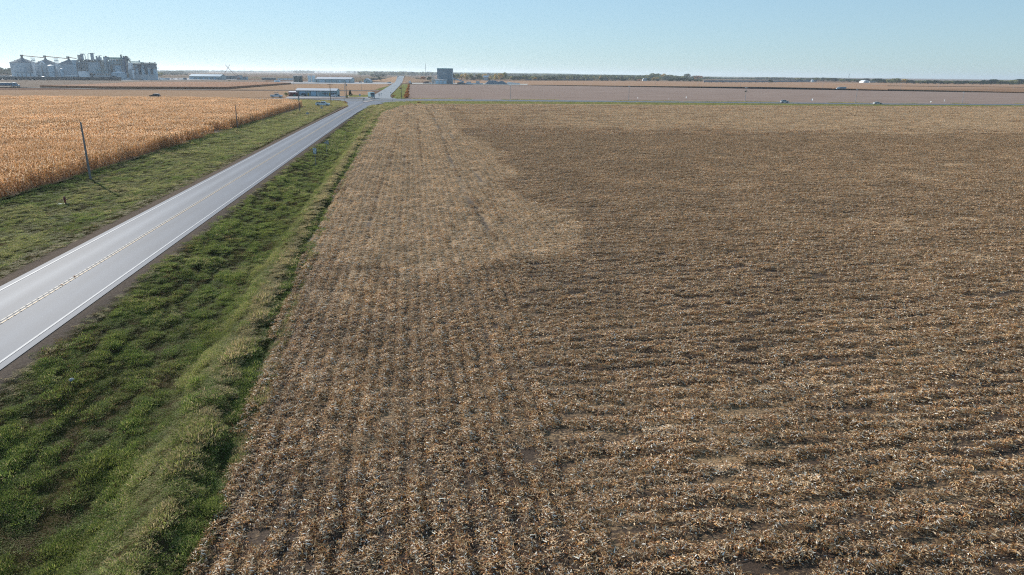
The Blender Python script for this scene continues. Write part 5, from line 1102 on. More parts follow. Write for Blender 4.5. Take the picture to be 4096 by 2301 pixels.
MB().tube((0, 0, -.2), (0, 0, h - .1), .03).build('post', post, t); MB().prism([(-.62, h - .55), (.45, h - .02), (.47, h - .95)], .04, .055, 'Y').build('panel', backm, t); MB().tube((0, -.04, .9), (0, -.05, .9), .05, .05, 12).build('reflector', cer, t)
def signpost(x, yb, yt, label, panels, m=post, r=.03, cat='road sign', name='road_sign', grp=None, rz=None):
    g = gpx(x, yb); k = Vector((g[0], g[1], 0)).dot(HN) / F; t = thing(name, g, ROTZ if rz is None else rz, label, cat, grp); h = TOP(x, yt, g[1]) - g[2]
    MB().tube((0, 0, -.1), (0, 0, h), r).build('post', m, t)
    for kind, x0, x1, y0, y1, pm in panels:
        a, b = (x0 - x) * k, (x1 - x) * k; z1 = TOP(x, y0, g[1]) - g[2]; z0 = TOP(x, y1, g[1]) - g[2]; c_, zc = (a + b) / 2, (z0 + z1) / 2
        if kind == 'rect': q = MB().b2(a, b, -.07, -.04, z0, z1)
        elif kind == 'round': q = MB().tube((c_, -.07, zc), (c_, -.04, zc), (z1 - z0) / 2, (z1 - z0) / 2, 20)
        elif kind == 'diamond': q = MB().prism([(a, zc), (c_, z0), (b, zc), (c_, z1)], -.07, -.04)
        elif kind == 'tri': q = MB().prism([(a, z1), (b, z1 - .05), (a + (b - a) * .35, z0)], -.07, -.04)
        elif kind == 'bar': q = MB().b2(a, b, -.085, -.071, z0, z1)
        q.build('panel' if kind != 'bar' else 'bar', pm, t)
    return t
signpost(1234.5, 483.5, 449, 'grey back of a diamond warning sign on a rusty post beside the corn', [('diamond', 1224, 1240, 448.5, 459, backm)], simple('rusty_post', (.22, .13, .05), .8), .045)
signpost(1289.5, 461, 426.5, 'grey back of a small square sign on a dark post near the white pickup', [('rect', 1284, 1292.5, 426, 434.5, backm)], wood, .045)
signpost(1274.5, 399.5, 379, 'thin post with small white marker in front of the workshop', [('rect', 1273, 1276, 379, 383, white)])
signpost(1440, 388, 375.5, 'small blue grey sign left of the truck at the crossing', [('rect', 1437, 1443, 376, 384, simple('blue_sign', (.28, .36, .55), .6))])
signpost(1379.5, 410, 396, 'short dark marker post on the grassy corner island', [('rect', 1378.6, 1380.4, 396, 399, dsteel)], wood, .06)
signpost(1333, 404.5, 396, 'bent white marker leaning in the grass behind the pickup', [('rect', 1330.5, 1332.5, 398, 404, white), ('rect', 1333, 1336, 395, 399, backm)])
g = gpx(1338.5, 393); t = thing('leaning_board', g, ROTZ, 'white board leaning to the right in front of the workshop', 'board'); k = g[1] / F; MB().prism([(-.2, 0), (.15, .15), (1.75, 2.0), (1.35, 2.1)], -.06, .06, 'Y').build('board', white, t); MB().tube((1.2, 0, 0), (1.3, 0, 1.8), .05).build('prop', post, t)
dsq = simple('dark_route_sign', (.02, .05, .06), .5); red = simple('sign_red', (.30, .03, .035), .5)
signpost(1455, 408, 392, 'route sign cluster with two dark square signs on the traffic island', [('rect', 1452.5, 1455.6, 391.6, 395, dsq), ('rect', 1456.3, 1459.5, 391.6, 395, dsq), ('rect', 1452, 1454.6, 395.4, 398.6, sblue), ('rect', 1455.6, 1458.6, 395.2, 399, wht2), ('round', 1453.6, 1457, 398.6, 402, blk)], wood, .06)
for x, yb, yt, lab in [(1450.3, 408, 398.5, 'thin dark post left of the route sign cluster'), (1459.5, 408, 403, 'short reddish stub post right of the route sign cluster'), (1479.5, 406, 398, 'thin dark post at the right part of the traffic island'), (1486.4, 404, 397, 'thinnest post at the right tip of the traffic island')]: signpost(x, yb, yt, lab, [], rustm if 'reddish' in lab else wood, .045, 'post', 'marker_post', 'marker posts on the island')
signpost(1517.3, 392, 375.5, 'dark square sign above a black round sign beyond the crossing', [('rect', 1515, 1519.2, 375, 378.4, dsq), ('rect', 1515.6, 1518.4, 378.6, 381, wht2), ('round', 1515.5, 1518.9, 382, 385.6, blk)])
signpost(1525.4, 391.5, 373.5, 'tall slim post with grey blue sign right of the black round sign', [('rect', 1523.4, 1527.5, 373.5, 377.6, backm), ('rect', 1524.2, 1526.6, 379.5, 382, wht2)])
signpost(1564, 383, 369, 'small grey blue sign at the right edge of the north road', [('rect', 1562, 1565.6, 369, 373, backm)])
signpost(1569.6, 404.5, 386, 'round red sign with pale bar on the near side of the cross road', [('round', 1566, 1573.2, 386, 392.6, red), ('bar', 1567.6, 1571.6, 388.7, 389.9, cer)], wood, .05)
for x, yb, yt, lab, pn in [(2551, 401.5, 388, 'small white upright sign right of the second pale pole', [('rect', 2549.6, 2552.6, 388, 394.6, white)]), (2675, 402.5, 394, 'thin white stake beside the cross road', [('rect', 2674.5, 2675.7, 394, 399, white)]), (2743.5, 405.5, 386.5, 'white rectangular sign midway between the second and third pale poles', [('rect', 2741.8, 2746, 386.5, 393.5, white)]), (3248, 409, 395, 'white sign with blue left edge between the two cars', [('rect', 3246.4, 3250.8, 395, 402, simple('bright_sign', (.82, .85, .84), .5)), ('bar', 3245, 3246.6, 396, 403.5, simple('blue_sign_edge', (.10, .25, .45), .5))]), (3719.5, 423.5, 405, 'white pennant sign on the near side of the cross road at right', [('tri', 3717.5, 3724, 405, 411.5, simple('bright_sign2', (.82, .85, .84), .5))]), (3775.5, 412.5, 398.5, 'slim white post left of the last pale pole', [('rect', 3774.8, 3776.6, 398.5, 406, white)])]: signpost(x, yb, yt, lab, [(k_, x + (a_ - x) * 1.15, x + (b_ - x) * 1.15, c_, d_, e_) for k_, a_, b_, c_, d_, e_ in pn], rz=ROTZ - math.radians(66))

# ------------------------------------------------------------------ hydrant and bits on the road
g = gpx(262, 815); t = thing('fire_hydrant', g, .3, 'dark red fire hydrant standing in the grass left of the road', 'fire hydrant'); hr = simple('hydrant_red', (.16, .025, .02), .5, 0, .25, 9.)
MB().lathe([(.17, 0), (.17, .06), (.10, .08), (.11, .62), (.16, .64), (.16, .70)], n=18).build('barrel', hr, t, smooth=True); MB().lathe([(.14, .70), (.13, .80), (.07, .88), (.03, .9), (.03, .96)], n=18).build('bonnet', hr, t, smooth=True)
for a_, l_, r_ in ((0, .24, .06), (PI, .24, .06), (-PI / 2, .27, .085)): MB().tube((0, 0, .5), (math.cos(a_) * l_, math.sin(a_) * l_, .5), r_, r_, 12).build('nozzle', hr, t)
g = gpx(252, 817); q = MB().b2(-.8, .55, -.45, .4, -.1, .07).build('concrete_pad', conc, loc=g, rotz=.2); tag(q, 'pale concrete slab beside the red hydrant', 'slab')
hk = simple('orange_husk', (.7, .28, .08), .7, 0, .3, 20.)
for i, (x, y, lab) in enumerate([(246, 1144, 'orange husk lying on the yellow line, the nearer one'), (300, 1110, 'orange husk lying on the yellow line, the farther one')]):
    g = G(x, y); mb = MB()
    for k in range(9): mb.box((rnd.uniform(-.06, .06), rnd.uniform(-.05, .05), .03 + k * .006), (.08, .04, .012), rnd.uniform(0, 3), rnd.uniform(-.6, .6))
    tag(mb.build('corn_husk', hk, loc=(g[0], g[1], .045)), lab, 'husk', 'orange husks on the road')
g = gpx(288, 1527); tag(MB().lathe([(.02, -.04), (.13, -.02), (.14, .05), (.08, .11), (.02, .13)], n=9).build('pale_stone', simple('pale_stone', (.3, .32, .34), .9, 0, .1, 5.), loc=(g[0], g[1], g[2] + .08)), 'pale rounded stone in the dark ditch grass', 'stone')

# ------------------------------------------------------------------ vehicles
tyre = simple('tyre_rubber', (.015, .015, .016), .85); rim = simple('wheel_rim', (.35, .36, .38), .35, .7); chrome = simple('chrome_trim', (.5, .52, .54), .25, .8); headl = simple('headlight_glass', (.75, .78, .8), .2); taill = simple('taillight_red', (.35, .02, .02), .3)
carglass = glass('car_glass', (.012, .016, .02))
def paint(name, col, met=.0): 
    m = simple(name, col, .28, met, .03, .5, .6); m.node_tree.nodes['Principled BSDF'].inputs['Coat Weight'].default_value = .4; return m
def arch(x, r=.44, zb=.32): return [(x + r, zb)] + [(x + r * math.cos(a), zb + .08 + r * math.sin(a)) for a in [PI * k / 8 for k in range(1, 8)]] + [(x - r, zb)]
def wheels(t, xs, W, r=.37, wd=.24):
    for x in xs:
        for s in (-1, 1):
            y = s * (W / 2 - wd / 2 - .02); q = MB().tube((x, y - wd / 2, r), (x, y + wd / 2, r), r, r, 20).build('wheel', tyre, t); yo = y + s * (wd / 2); MB().tube((x, yo - s * .02, r), (x, yo + s * .012, r), r * .62, r * .58, 14).build('rim', rim, q)
def car(name, prof, roof, axles, W, m, label, cat, loc, rz, bedcap=None, wr=.36, grp=None, glz=None):
    """prof: lower body outline (x,z) without wheel arches; roof: greenhouse outline; facing +x"""
    t = thing(name, loc, rz, label, cat, grp); low = []
    x0, x1 = prof[0][0], prof[-1][0]; base = [(x1, .34)]
    for ax in sorted(axles, reverse=True): base += arch(ax, wr + .07)
    base += [(x0, .34)]; poly = list(prof) + base
    import bmesh
    mb = MB(); n_ = len(poly); vs = []
    for y, ins in ((-W / 2, 0), (W / 2, 0)): vs += [(x, y, z) for x, z in poly]
    bm = bmesh.new(); L_ = [bm.verts.new(v) for v in vs[:n_]]; R_ = [bm.verts.new(v) for v in vs[n_:]]
    f1 = bm.faces.new(L_); f2 = bm.faces.new(R_[::-1])
    for i in range(n_): bm.faces.new((L_[i], L_[(i + 1) % n_], R_[(i + 1) % n_], R_[i]))
    bmesh.ops.triangulate(bm, faces=[f1, f2], ngon_method='EAR_CLIP'); bmesh.ops.recalc_face_normals(bm, faces=bm.faces[:])
    me = D.meshes.new('body'); bm.to_mesh(me); bm.free(); me.materials.append(m); o = D.objects.new('body', me); COL.objects.link(o); o.parent = t
    bv = o.modifiers.new('bevel', 'BEVEL'); bv.width = .05; bv.segments = 2; bv.limit_method = 'ANGLE'
    n_ = len(roof); wi = W / 2 - .1; top = max(z for _, z in roof); zb = min(z for _, z in roof)
    yof = lambda z: wi - (z - zb) / (top - zb) * .16
    vs = [(x, -yof(z), z) for x, z in roof] + [(x, yof(z), z) for x, z in roof]
    mb = MB().add(vs, [tuple(range(n_)), tuple(range(n_, 2 * n_))[::-1]] + [(i, n_ + i, n_ + (i + 1) % n_, (i + 1) % n_) for i in range(n_)])
    c_ = mb.build('cabin', m, t); bv = c_.modifiers.new('bevel', 'BEVEL'); bv.width = .04; bv.segments = 2
    # glazing set into the cabin sides, front and back
    rf = roof; zl, zh = zb + .06, top - .1
    def xat(z, side):
        (xa, za), (xb, zb_) = (rf[0], rf[1]) if side == 'r' else (rf[-1], rf[-2]); return xa + (xb - xa) * (z - za) / (zb_ - za)
    for s in (-1, 1):
        for (ua, ub) in (glz or [(.04, .49), (.53, .95)]):
            q = []
            for (u, z) in ((ua, zl), (ub, zl), (ub, zh), (ua, zh)):
                xa, xb = xat(z, 'r') + .12, xat(z, 'f') - .12; q.append((xa + (xb - xa) * u, s * (yof(z) + .004), z))
            q2 = [(x, y + s * .012, z) for x, y, z in q]; MB().add(q + q2, [(0, 1, 2, 3), (4, 5, 6, 7), (0, 1, 5, 4), (1, 2, 6, 5), (2, 3, 7, 6), (3, 0, 4, 7)]).build('side_window', carglass, t)
    for side, sg_, nm in (('f', 1, 'windscreen'), ('r', -1, 'rear_window')):
        q = []
        for z in (zl, zh):
            for y in (-1, 1): q.append((xat(z, side) + sg_ * .008, y * (yof(z) - .1), z))
        q = [q[0], q[1], q[3], q[2]]; q2 = [(x + sg_ * .02, y, z) for x, y, z in q]; MB().add(q + q2, [(0, 1, 2, 3), (4, 5, 6, 7), (0, 1, 5, 4), (1, 2, 6, 5), (2, 3, 7, 6), (3, 0, 4, 7)]).build(nm, carglass, t)
    wheels(t, axles, W, wr)
    zf = prof[-2][1] - .2; zr_ = prof[1][1] - .22
    for s in (-1, 1):
        MB().box((x1 - .06, s * (W / 2 - .26), zf), (.16, .36, .17)).build('headlight', headl, t); MB().box((x0 + .05, s * (W / 2 - .16), zr_), (.14, .2, .28)).build('taillight', taill, t)
        MB().box((xat(zb, 'f') - .25, s * (W / 2 + .06), zb + .12), (.12, .2, .16)).build('mirror', m, t)
    MB().box((x1 + .02, 0, .48), (.14, W * .94, .22)).build('bumper', chrome if 'pickup' in name else m, t); MB().box((x0 - .02, 0, .48), (.14, W * .94, .2)).build('bumper', chrome if 'pickup' in name else m, t)
    MB().box((x1 + .0, 0, zf - .02), (.08, W * .5, .26)).build('grille', dsteel, t)
    return t
PU_P = [(-3., .5), (-3., 1.18), (-.62, 1.18), (1.35, 1.22), (2.75, 1.12), (2.95, .95), (2.95, .5)]; PU_P = [(-3., .5), (-3., 1.2), (-.6, 1.2), (1.3, 1.24), (2.7, 1.14), (2.95, 1.0), (2.95, .5)]
def pickup(loc, rz, m, label, name='pickup_truck', sc_=1.):
    t = car(name, PU_P, [(-.75, 1.2), (-.68, 1.86), (.75, 1.9), (1.5, 1.22)], [-1.9, 1.95], 2.0, m, label, 'pickup truck', loc, rz, wr=.41)
    b = MB(); b.b2(-2.95, -.8, -.85, .85, 1.195, 1.215); b.build('bed_floor', dsteel, t)
    rl_ = MB().b2(-2.98, -.75, -.98, -.86, 1.18, 1.32).b2(-2.98, -.75, .86, .98, 1.18, 1.32).b2(-3.0, -2.9, -.86, .86, 1.18, 1.32).build('bed_rail', m, t); t.scale = (sc_,) * 3
    return t
wp = paint('pale_blue_white_paint', (.60, .70, .76)); 
g = gpx(1291, 424.5); t = pickup((g[0], g[1] + 1.2, g[2]), math.radians(-4), wp, 'white crew cab pickup truck parked at the corner of the corn field', sc_=1.06)
cg = MB()
for k in range(7): cg.box((rnd.uniform(-2.6, -1.2), rnd.uniform(-.6, .6), 1.36 + rnd.uniform(0, .12)), (rnd.uniform(.3, .7), .4, .3), rnd.uniform(0, 3), rnd.uniform(-.3, .3))
q = cg.build('bed_load', dsteel); q.location = t.location; q.rotation_euler = t.rotation_euler; q.scale = t.scale; tag(q, 'dark jumbled load lying in the bed of the white pickup', 'load')
g = gpx(1215, 385.8); pickup((g[0], g[1] - 1.4, 0), math.radians(-95), paint('dark_green_paint', (.015, .05, .05)), 'dark green pickup truck nose out at the left workshop door', 'pickup_truck', 1.05)
g = gpx(1105, 390); pickup((g[0], g[1] + 1, 0), math.radians(-8), paint('silver_blue_paint', (.5, .58, .64)), 'pale pickup truck with roof rack half hidden behind the standing corn', 'pickup_truck', 1.15)
rk = MB().box((0, 0, 2.6), (1.8, 1.9, .12)).tube((-.7, .8, 2.1), (-.7, .8, 2.6), .05).tube((.7, .8, 2.1), (.7, .8, 2.6), .05).tube((-.7, -.8, 2.1), (-.7, -.8, 2.6), .05).tube((.7, -.8, 2.1), (.7, -.8, 2.6), .05)
q = rk.build('roof_rack', dsteel); q.parent = [o for o in D.objects if o.get('label', '').startswith('pale pickup truck with roof')][0]
SUV_P = [(-2.35, .5), (-2.38, 1.02), (1.05, 1.02), (2.2, .92), (2.38, .75), (2.38, .5)]; SUV_R = [(-2.28, 1.02), (-1.95, 1.62), (.3, 1.66), (1.2, 1.02)]
SED_P = [(-2.35, .45), (-2.38, .92), (-1.7, .96), (1.1, .92), (2.2, .80), (2.38, .65), (2.38, .45)]; SED_R = [(-1.95, .94), (-1.1, 1.38), (.15, 1.4), (1.15, .92)]
def onroad(x, y): g = G(x, y); return (g[0], g[1], .11)
g = onroad(3138, 412.5); car('suv', SUV_P, SUV_R, [-1.45, 1.45], 1.9, paint('silver_paint', (.36, .42, .47), .5), 'silver suv driving right on the cross road', 'suv', g, math.radians(-2), grp=None, glz=[(.03, .3), (.33, .62), (.65, .96)])
g = onroad(3509.5, 418.3); car('sedan', SED_P, SED_R, [-1.45, 1.45], 1.85, paint('grey_green_paint', (.42, .47, .47), .3), 'pale grey sedan driving on the cross road at right', 'sedan', g, math.radians(-2))
g = gpx(1335, 388); car('suv', SUV_P, SUV_R, [-1.45, 1.45], 1.9, paint('light_silver_paint', (.55, .56, .6), .3), 'silver suv parked nose out under the right workshop windows', 'suv', (g[0], g[1] + .2, 0), math.radians(-100))
fy_ = float(np.interp(G(640, 388)[0], xs_c, mid)); g = G(640, 388); t_car = car('sedan', SUV_P, SUV_R, [-1.45, 1.45], 1.9, paint('charcoal_paint', (.03, .04, .05)), 'dark car with light roof showing just above the standing corn', 'sedan', (g[0], min(g[1], 430), .1), math.radians(178)); t_car.scale = (1.15,) * 3
MB().box((-.7, 0, 1.68), (1.9, 1.3, .06)).build('roof_panel', white, t_car)
# parked cars by the plant
proto = None
pc = [(513, 319.6, 'white'), (517.5, 320.2, 'dark'), (524, 319.6, 'white'), (530, 320.2, 'dark'), (538, 319.8, 'white'), (552, 319.3, 'dark'), (563, 319.8, 'dark'), (583, 319.6, 'white'), (604, 319.6, 'grey'), (621, 319.6, 'grey'), (690, 318.6, 'dark'), (697, 318.6, 'white'), (716, 318.6, 'dark'), (726, 318.9, 'white')]
cols_ = {'white': paint('parked_white', (.75, .76, .78)), 'dark': paint('parked_dark', (.04, .05, .07)), 'grey': paint('parked_grey', (.3, .33, .38))}; protos = {}
for i, (x, y, c_) in enumerate(pc):
    g = G(x, y); lab = '%s car from the left, %s, in the lot right of the plant' % (ords[i], c_)
    if c_ not in protos: protos[c_] = car('parked_car', SUV_P, SUV_R, [-1.45, 1.45], 1.9, cols_[c_], lab, 'car', (g[0], g[1], .1), ROTZ + .2, grp='cars parked right of the plant')
    else: dup(protos[c_], (g[0], g[1], .1), ROTZ + .2 + (i % 3) * .9, lab)
for x0, x1, yt, yb, lab, m_ in [(635, 650, 311, 319, 'white site trailer right of the silo block', white), (731, 744, 311.5, 319.5, 'dark green container left of the long blue grey shed', dsteel), (652, 676, 312.5, 318, 'long low grey blue container row right of the white site trailer', steel)]:
    o = Obj(Site((x0 + x1) / 2, 319.5), 'container', (x0 + x1) / 2, yb, lab, 'container'); o.box('body', x0, x1, yt + .7, yb, m_, 3., floor=True); o.box('lid', x0 - .3, x1 + .3, yt, yt + .7, wht2, 3.2, -.1); o.box('door', x0 + 1, x0 + 3.5, yt + 2, yb - .5, dsteel if m_ is white else wht2, .1, -.1)
def semi(loc, rz, label, cabm, trm, L=13., Hh=3.9, scale=1., name='semi_truck', flip=1):
    t = thing(name, loc, rz, label, 'semi truck'); MB().b2(-L, -.4, -1.28, 1.28, 1.25, Hh).build('trailer', trm, t); MB().b2(-L - .05, -.35, -1.3, 1.3, Hh, Hh + .1).build('trailer_roof', white, t)
    MB().b2(-L + 1, 5.4, -.45, .45, .85, 1.15).build('chassis', dsteel, t); MB().prism([(.3, .9), (5.4, .9), (5.4, 1.7), (3.9, 1.95), (3.1, 3.1), (2.6, 3.6), (.3, 3.7)], -1.2, 1.2, 'Y').build('cab', cabm, t)
    MB().prism([(3.2, 2.02), (3.92, 2.0), (3.18, 3.02), (2.9, 3.0)], -1.1, 1.1, 'Y').build('windscreen', carglass, t); MB().b2(1.9, 3.0, -1.22, 1.22, 2.1, 2.95).build('side_window', carglass, t); MB().b2(5.38, 5.55, -1.15, 1.15, .55, .95).build('bumper', chrome, t)
    for x in (4.4, .9, -.5, -L + 1.4, -L + 2.8):
        for s in (-1, 1): q = MB().tube((x, s * 1.22 - .18 * s, .52), (x, s * 1.26, .52), .52, .52, 16).build('wheel', tyre, t); MB().tube((x, s * 1.25, .52), (x, s * 1.275, .52), .28, .26, 12).build('rim', rim, q)
    t.scale = (scale,) * 3; return t
g = G(3352, 357.5); semi((g[0] + 2, g[1], 0), math.radians(176), 'white semi truck with grey trailer heading left on the far field road', white, simple('grey_trailer', (.36, .40, .44), .5), 10.6, 3.6, .8)
g = G(52, 349.2); semi((g[0], g[1], .15), ROTZ + .03, 'semi truck with blue side and white trailer top at the left edge of the lane', simple('blue_cab', (.2, .32, .42), .5), simple('blue_trailer_side', (.10, .20, .30), .5), 15., 3.3, 1.0)
# white truck at the corner by the hedge
g = G(1640, 337); t = thing('box_truck', (g[0], g[1], 0), ROTZ, 'small white truck with dark underside at the top of the orange hedge', 'truck'); MB().b2(-1.6, 1.2, -1.1, 1.1, 1.3, 4.3).build('box', white, t); MB().b2(-1.2, 2.6, -1.05, 1.05, .5, 1.9).build('cab', dsteel, t)
for x in (-1., 1.7):
    for s in (-1, 1): MB().tube((x, s * .9, .5), (x, s * 1.12, .5), .5, .5, 14).build('wheel', tyre, t)
# truck waiting at the crossing, facing the camera
g = G(1486, 394.6); t = thing('service_truck', (g[0], g[1] + 3.2, .09), math.radians(-90) + .30, 'white and teal truck with dark windscreen and red front lights waiting at the crossing', 'truck')
tb = paint('teal_truck_paint', (.30, .52, .56)); tw_ = paint('white_truck_paint', (.70, .76, .78))
MB().prism([(-4.2, .9), (3.0, .9), (3.0, 1.75), (2.55, 2.0), (2.3, 3.15), (1.9, 3.4), (-4.2, 3.4)], -1.22, 1.22, 'Y').build('body', tb, t); MB().b2(-4.3, 2.0, -1.26, 1.26, 3.38, 3.5).build('roof', tw_, t)
MB().prism([(2.56, 2.06), (2.66, 2.06), (2.42, 3.05), (2.3, 3.05)], -1.08, 1.08, 'Y').build('windscreen', carglass, t); MB().b2(2.98, 3.06, -.75, .75, 1.05, 1.7).build('grille', dsteel, t); MB().b2(2.95, 3.2, -1.24, 1.24, .5, .92).build('bumper', chrome, t)
for s in (-1, 1): MB().b2(2.98, 3.09, s * 1.02 - .17, s * 1.02 + .17, 1.15, 1.62).build('front_light', taill, t); MB().b2(.9, 1.9, s * 1.225 - .01, s * 1.225 + .01, 2.1, 3.0).build('side_window', carglass, t)
MB().b2(3.18, 3.24, -1.2, -.9, .5, .95).build('marker', simple('orange_marker', (.7, .28, .03), .5), t)
for x in (-3., 1.9):
    for s in (-1, 1): q = MB().tube((x, s * .95, .52), (x, s * 1.26, .52), .52, .52, 18).build('wheel', tyre, t); MB().tube((x, s * 1.255, .52), (x, s * 1.275, .52), .28, .26, 12).build('rim', rim, q)
# ------------------------------------------------------------------ trees
bark = simple('bark', (.10, .08, .065), .9, 0, .25, 2.)
TCOL = {'dark': [hexc('#2a4030'), hexc('#3a5038'), hexc('#4c6040'), hexc('#20342a')], 'olive': [hexc('#5a6a40'), hexc('#7a8050'), hexc('#a09a66'), hexc('#44523a')], 'gold': [hexc('#d0aa62'), hexc('#b09a58'), hexc('#dcb06a'), hexc('#8c8a58')],
        'brown': [hexc('#9a6238'), hexc('#b87a42'), hexc('#7a4c34'), hexc('#cc9050')], 'blue': [hexc('#33463e'), hexc('#283c38'), hexc('#465642'), hexc('#565c46')], 'pine': [hexc('#1e3028'), hexc('#2c4030')]}
def crown(name, seed, kind, nq=420, q=.10, low=.12, shape='round'):
    """unit crown: width 1, height 1, made of leaf clumps spread over several lobes with gaps"""
    rg = np.random.default_rng(seed); nl = 9 if shape == 'round' else 7; C = []; Rr = []
    for k in range(nl):
        a = rg.uniform(0, 2 * PI); r = rg.uniform(.05, .3); z = rg.uniform(low + .12, .86) if shape == 'round' else low + .1 + .8 * k / nl
        if shape == 'cone': r = rg.uniform(0, .1) * (1 - z)
        C.append((r * math.cos(a), r * math.sin(a), z)); Rr.append(rg.uniform(.16, .27) * (1.15 - .5 * abs(z - .45)) if shape == 'round' else .34 * (1.05 - z))
    C = np.array(C); Rr = np.array(Rr); li = rg.integers(0, nl, nq); d = rg.normal(size=(nq, 3)); d /= np.linalg.norm(d, axis=1)[:, None]
    rad = Rr[li] * rg.uniform(.55, 1.08, nq) ** .5; P_ = C[li] + d * rad[:, None] * np.array([1, 1, .85]); P_[:, 2] = np.clip(P_[:, 2], low * .4, 1.02)
    s = q * rg.uniform(.5, 1.3, nq); u = rg.normal(size=(nq, 3)); u /= np.linalg.norm(u, axis=1)[:, None]; u = u * .7 + np.cross(d, u) * .6; v = np.cross(u, rg.normal(size=(nq, 3))); v /= np.linalg.norm(v, axis=1)[:, None]
    V = np.stack([P_ - u * s[:, None] * .5 - v * s[:, None] * .35, P_ + u * s[:, None] * .5 - v * s[:, None] * .2, P_ + u * s[:, None] * .45 + v * s[:, None] * .5, P_ - u * s[:, None] * .35 + v * s[:, None] * .4], 1).reshape(-1, 3)
    Fc = np.arange(nq * 4).reshape(-1, 4); lc = palette(rg, nl, TCOL[kind], [1] * len(TCOL[kind]), .15)
    c = .55 * lc[li] + .45 * palette(rg, nq, TCOL[kind], [1] * len(TCOL[kind]), .25); c = np.repeat(np.concatenate([c, np.ones((nq, 1))], 1), 4, 0)
    return merge_mesh(name, [(V, Fc, c)], m_leaf)
def trunk_mb():
    m = MB().tube((0, 0, -.01), (.01, 0, .4), .035, .02, 7)
    for a in range(5): t = a * 1.3; m.tube((.01, 0, .22 + a * .05), (.2 * math.cos(t), .2 * math.sin(t), .5 + .05 * a), .014, .006, 5)
    return m
TP = {}
def tree(kind, x, yb, yt, wpx, label, group, name=None, cat='tree', var=0, shape='round'):
    S_ = Site(x, yb); wm = wpx * S_.mpp * 1.4; hm_ = TOP(x, yt, S_.O[1]) * 1.04; key = (kind, var, shape); nm = name or {'dark': 'evergreen_tree', 'gold': 'autumn_tree', 'brown': 'brown_shrub', 'pine': 'pine_tree'}.get(kind, 'broadleaf_tree')
    if key not in TP:
        t = thing(nm, (0, 0, 0), 0, label, cat, group); c = crown('crown', 300 + len(TP) * 7, kind, 560, .10, .06 if kind in ('dark', 'brown', 'pine') else .12, shape); COL.objects.link(c); c.parent = t; trunk_mb().build('trunk', bark, t); TP[key] = t
        t.location = (*S_.O[:2], 0); t.rotation_euler = (0, 0, 0); t.scale = (wm, wm, hm_); return t
    t = dup(TP[key], (*S_.O[:2], 0), rnd.uniform(0, 6.28), label, (wm, wm, hm_)); t.name = nm; t['group'] = group; t['category'] = cat; return t
adj = {'dark': 'dark green', 'olive': 'olive green', 'gold': 'golden yellow', 'brown': 'rusty brown', 'blue': 'hazy blue green', 'pine': 'dark green'}
def row(trees, where, group, cat='tree', name=None):
    cnt = {}
    tot = {}
    for k, *_ in trees: tot[k] = tot.get(k, 0) + 1
    for i, (k, x0, x1, yt, yb) in enumerate(trees):
        cnt[k] = cnt.get(k, 0) + 1; o_ = ('%s %s %s from left ' % (ords[cnt[k] - 1], adj[k], cat)) if tot[k] > 1 else 'the only %s %s ' % (adj[k], cat)
        tree(k, (x0 + x1) / 2, yb, yt, x1 - x0, o_ + where, group, name, cat, i % 3)
row([('dark', 1656, 1671, 311, 322), ('brown', 1683, 1703, 307, 321.5), ('dark', 1668, 1686, 314, 322), ('dark', 1704, 1726, 306.5, 322)], 'between the bridge and the tall block', 'trees left of the tall block')
row([('dark', 1808, 1825, 296, 321), ('olive', 1822, 1839, 297, 321), ('gold', 1836, 1855, 296, 321), ('gold', 1855, 1876, 294.5, 321), ('olive', 1874, 1895, 298, 321), ('dark', 1880, 1907, 306, 321.6), ('olive', 1905, 1930, 292, 321.3), ('gold', 1927, 1948, 298, 321), ('dark', 1931, 1966, 311, 322),
     ('gold', 1974, 1993, 296, 321), ('gold', 1991, 2011, 296, 321), ('olive', 2009, 2031, 291, 321), ('dark', 2043, 2070, 306, 321.5), ('dark', 2066, 2092, 307, 321.5), ('olive', 2091, 2116, 302, 320.5), ('olive', 2115, 2135, 303, 321)], 'in the row right of the tall block', 'tree row right of the tall block')
row([('gold', 2130, 2149, 309, 322.5), ('dark', 2146, 2164, 309, 322.5), ('dark', 2186, 2210, 308.5, 322.8), ('dark', 2206, 2232, 308, 322.8), ('olive', 2232, 2252, 314, 322.5), ('dark', 2397, 2416, 311, 323.5), ('olive', 2432, 2455, 302, 318), ('dark', 2448, 2478, 311, 323.8), ('dark', 2474, 2508, 313, 324), ('dark', 2537, 2550, 315, 324.3), ('brown', 2551, 2563, 317, 324.5)], 'along the middle edge of the orange field', 'trees along the middle field edge')
row([('dark', 2589, 2607, 314, 324.8), ('gold', 2605, 2623, 311, 325), ('dark', 2622, 2636, 316.5, 325), ('olive', 2578, 2602, 298, 317), ('olive', 2598, 2624, 294, 318), ('olive', 2620, 2646, 295, 318), ('gold', 2640, 2664, 295.5, 318), ('olive', 2660, 2692, 300, 319), ('olive', 2684, 2722, 303, 319), ('olive', 2720, 2742, 302, 320), ('dark', 2736, 2758, 296, 320), ('dark', 2670, 2702, 313, 325.5), ('dark', 2694, 2726, 310.5, 325.8), ('dark', 2720, 2752, 311, 326), ('dark', 2748, 2776, 314, 326), ('dark', 2772, 2796, 317, 326), ('brown', 2774, 2806, 303, 318), ('olive', 2794, 2812, 318, 327), ('dark', 2808, 2838, 307, 317)], 'in the clump right of the white farmhouse', 'dense tree clump right of the farmhouse')
row([('dark', 2876, 2900, 322, 330), ('dark', 3074, 3091, 320, 331), ('dark', 3152, 3162, 321.5, 329)], 'standing in front of the long grey train', 'small trees in front of the grey train')
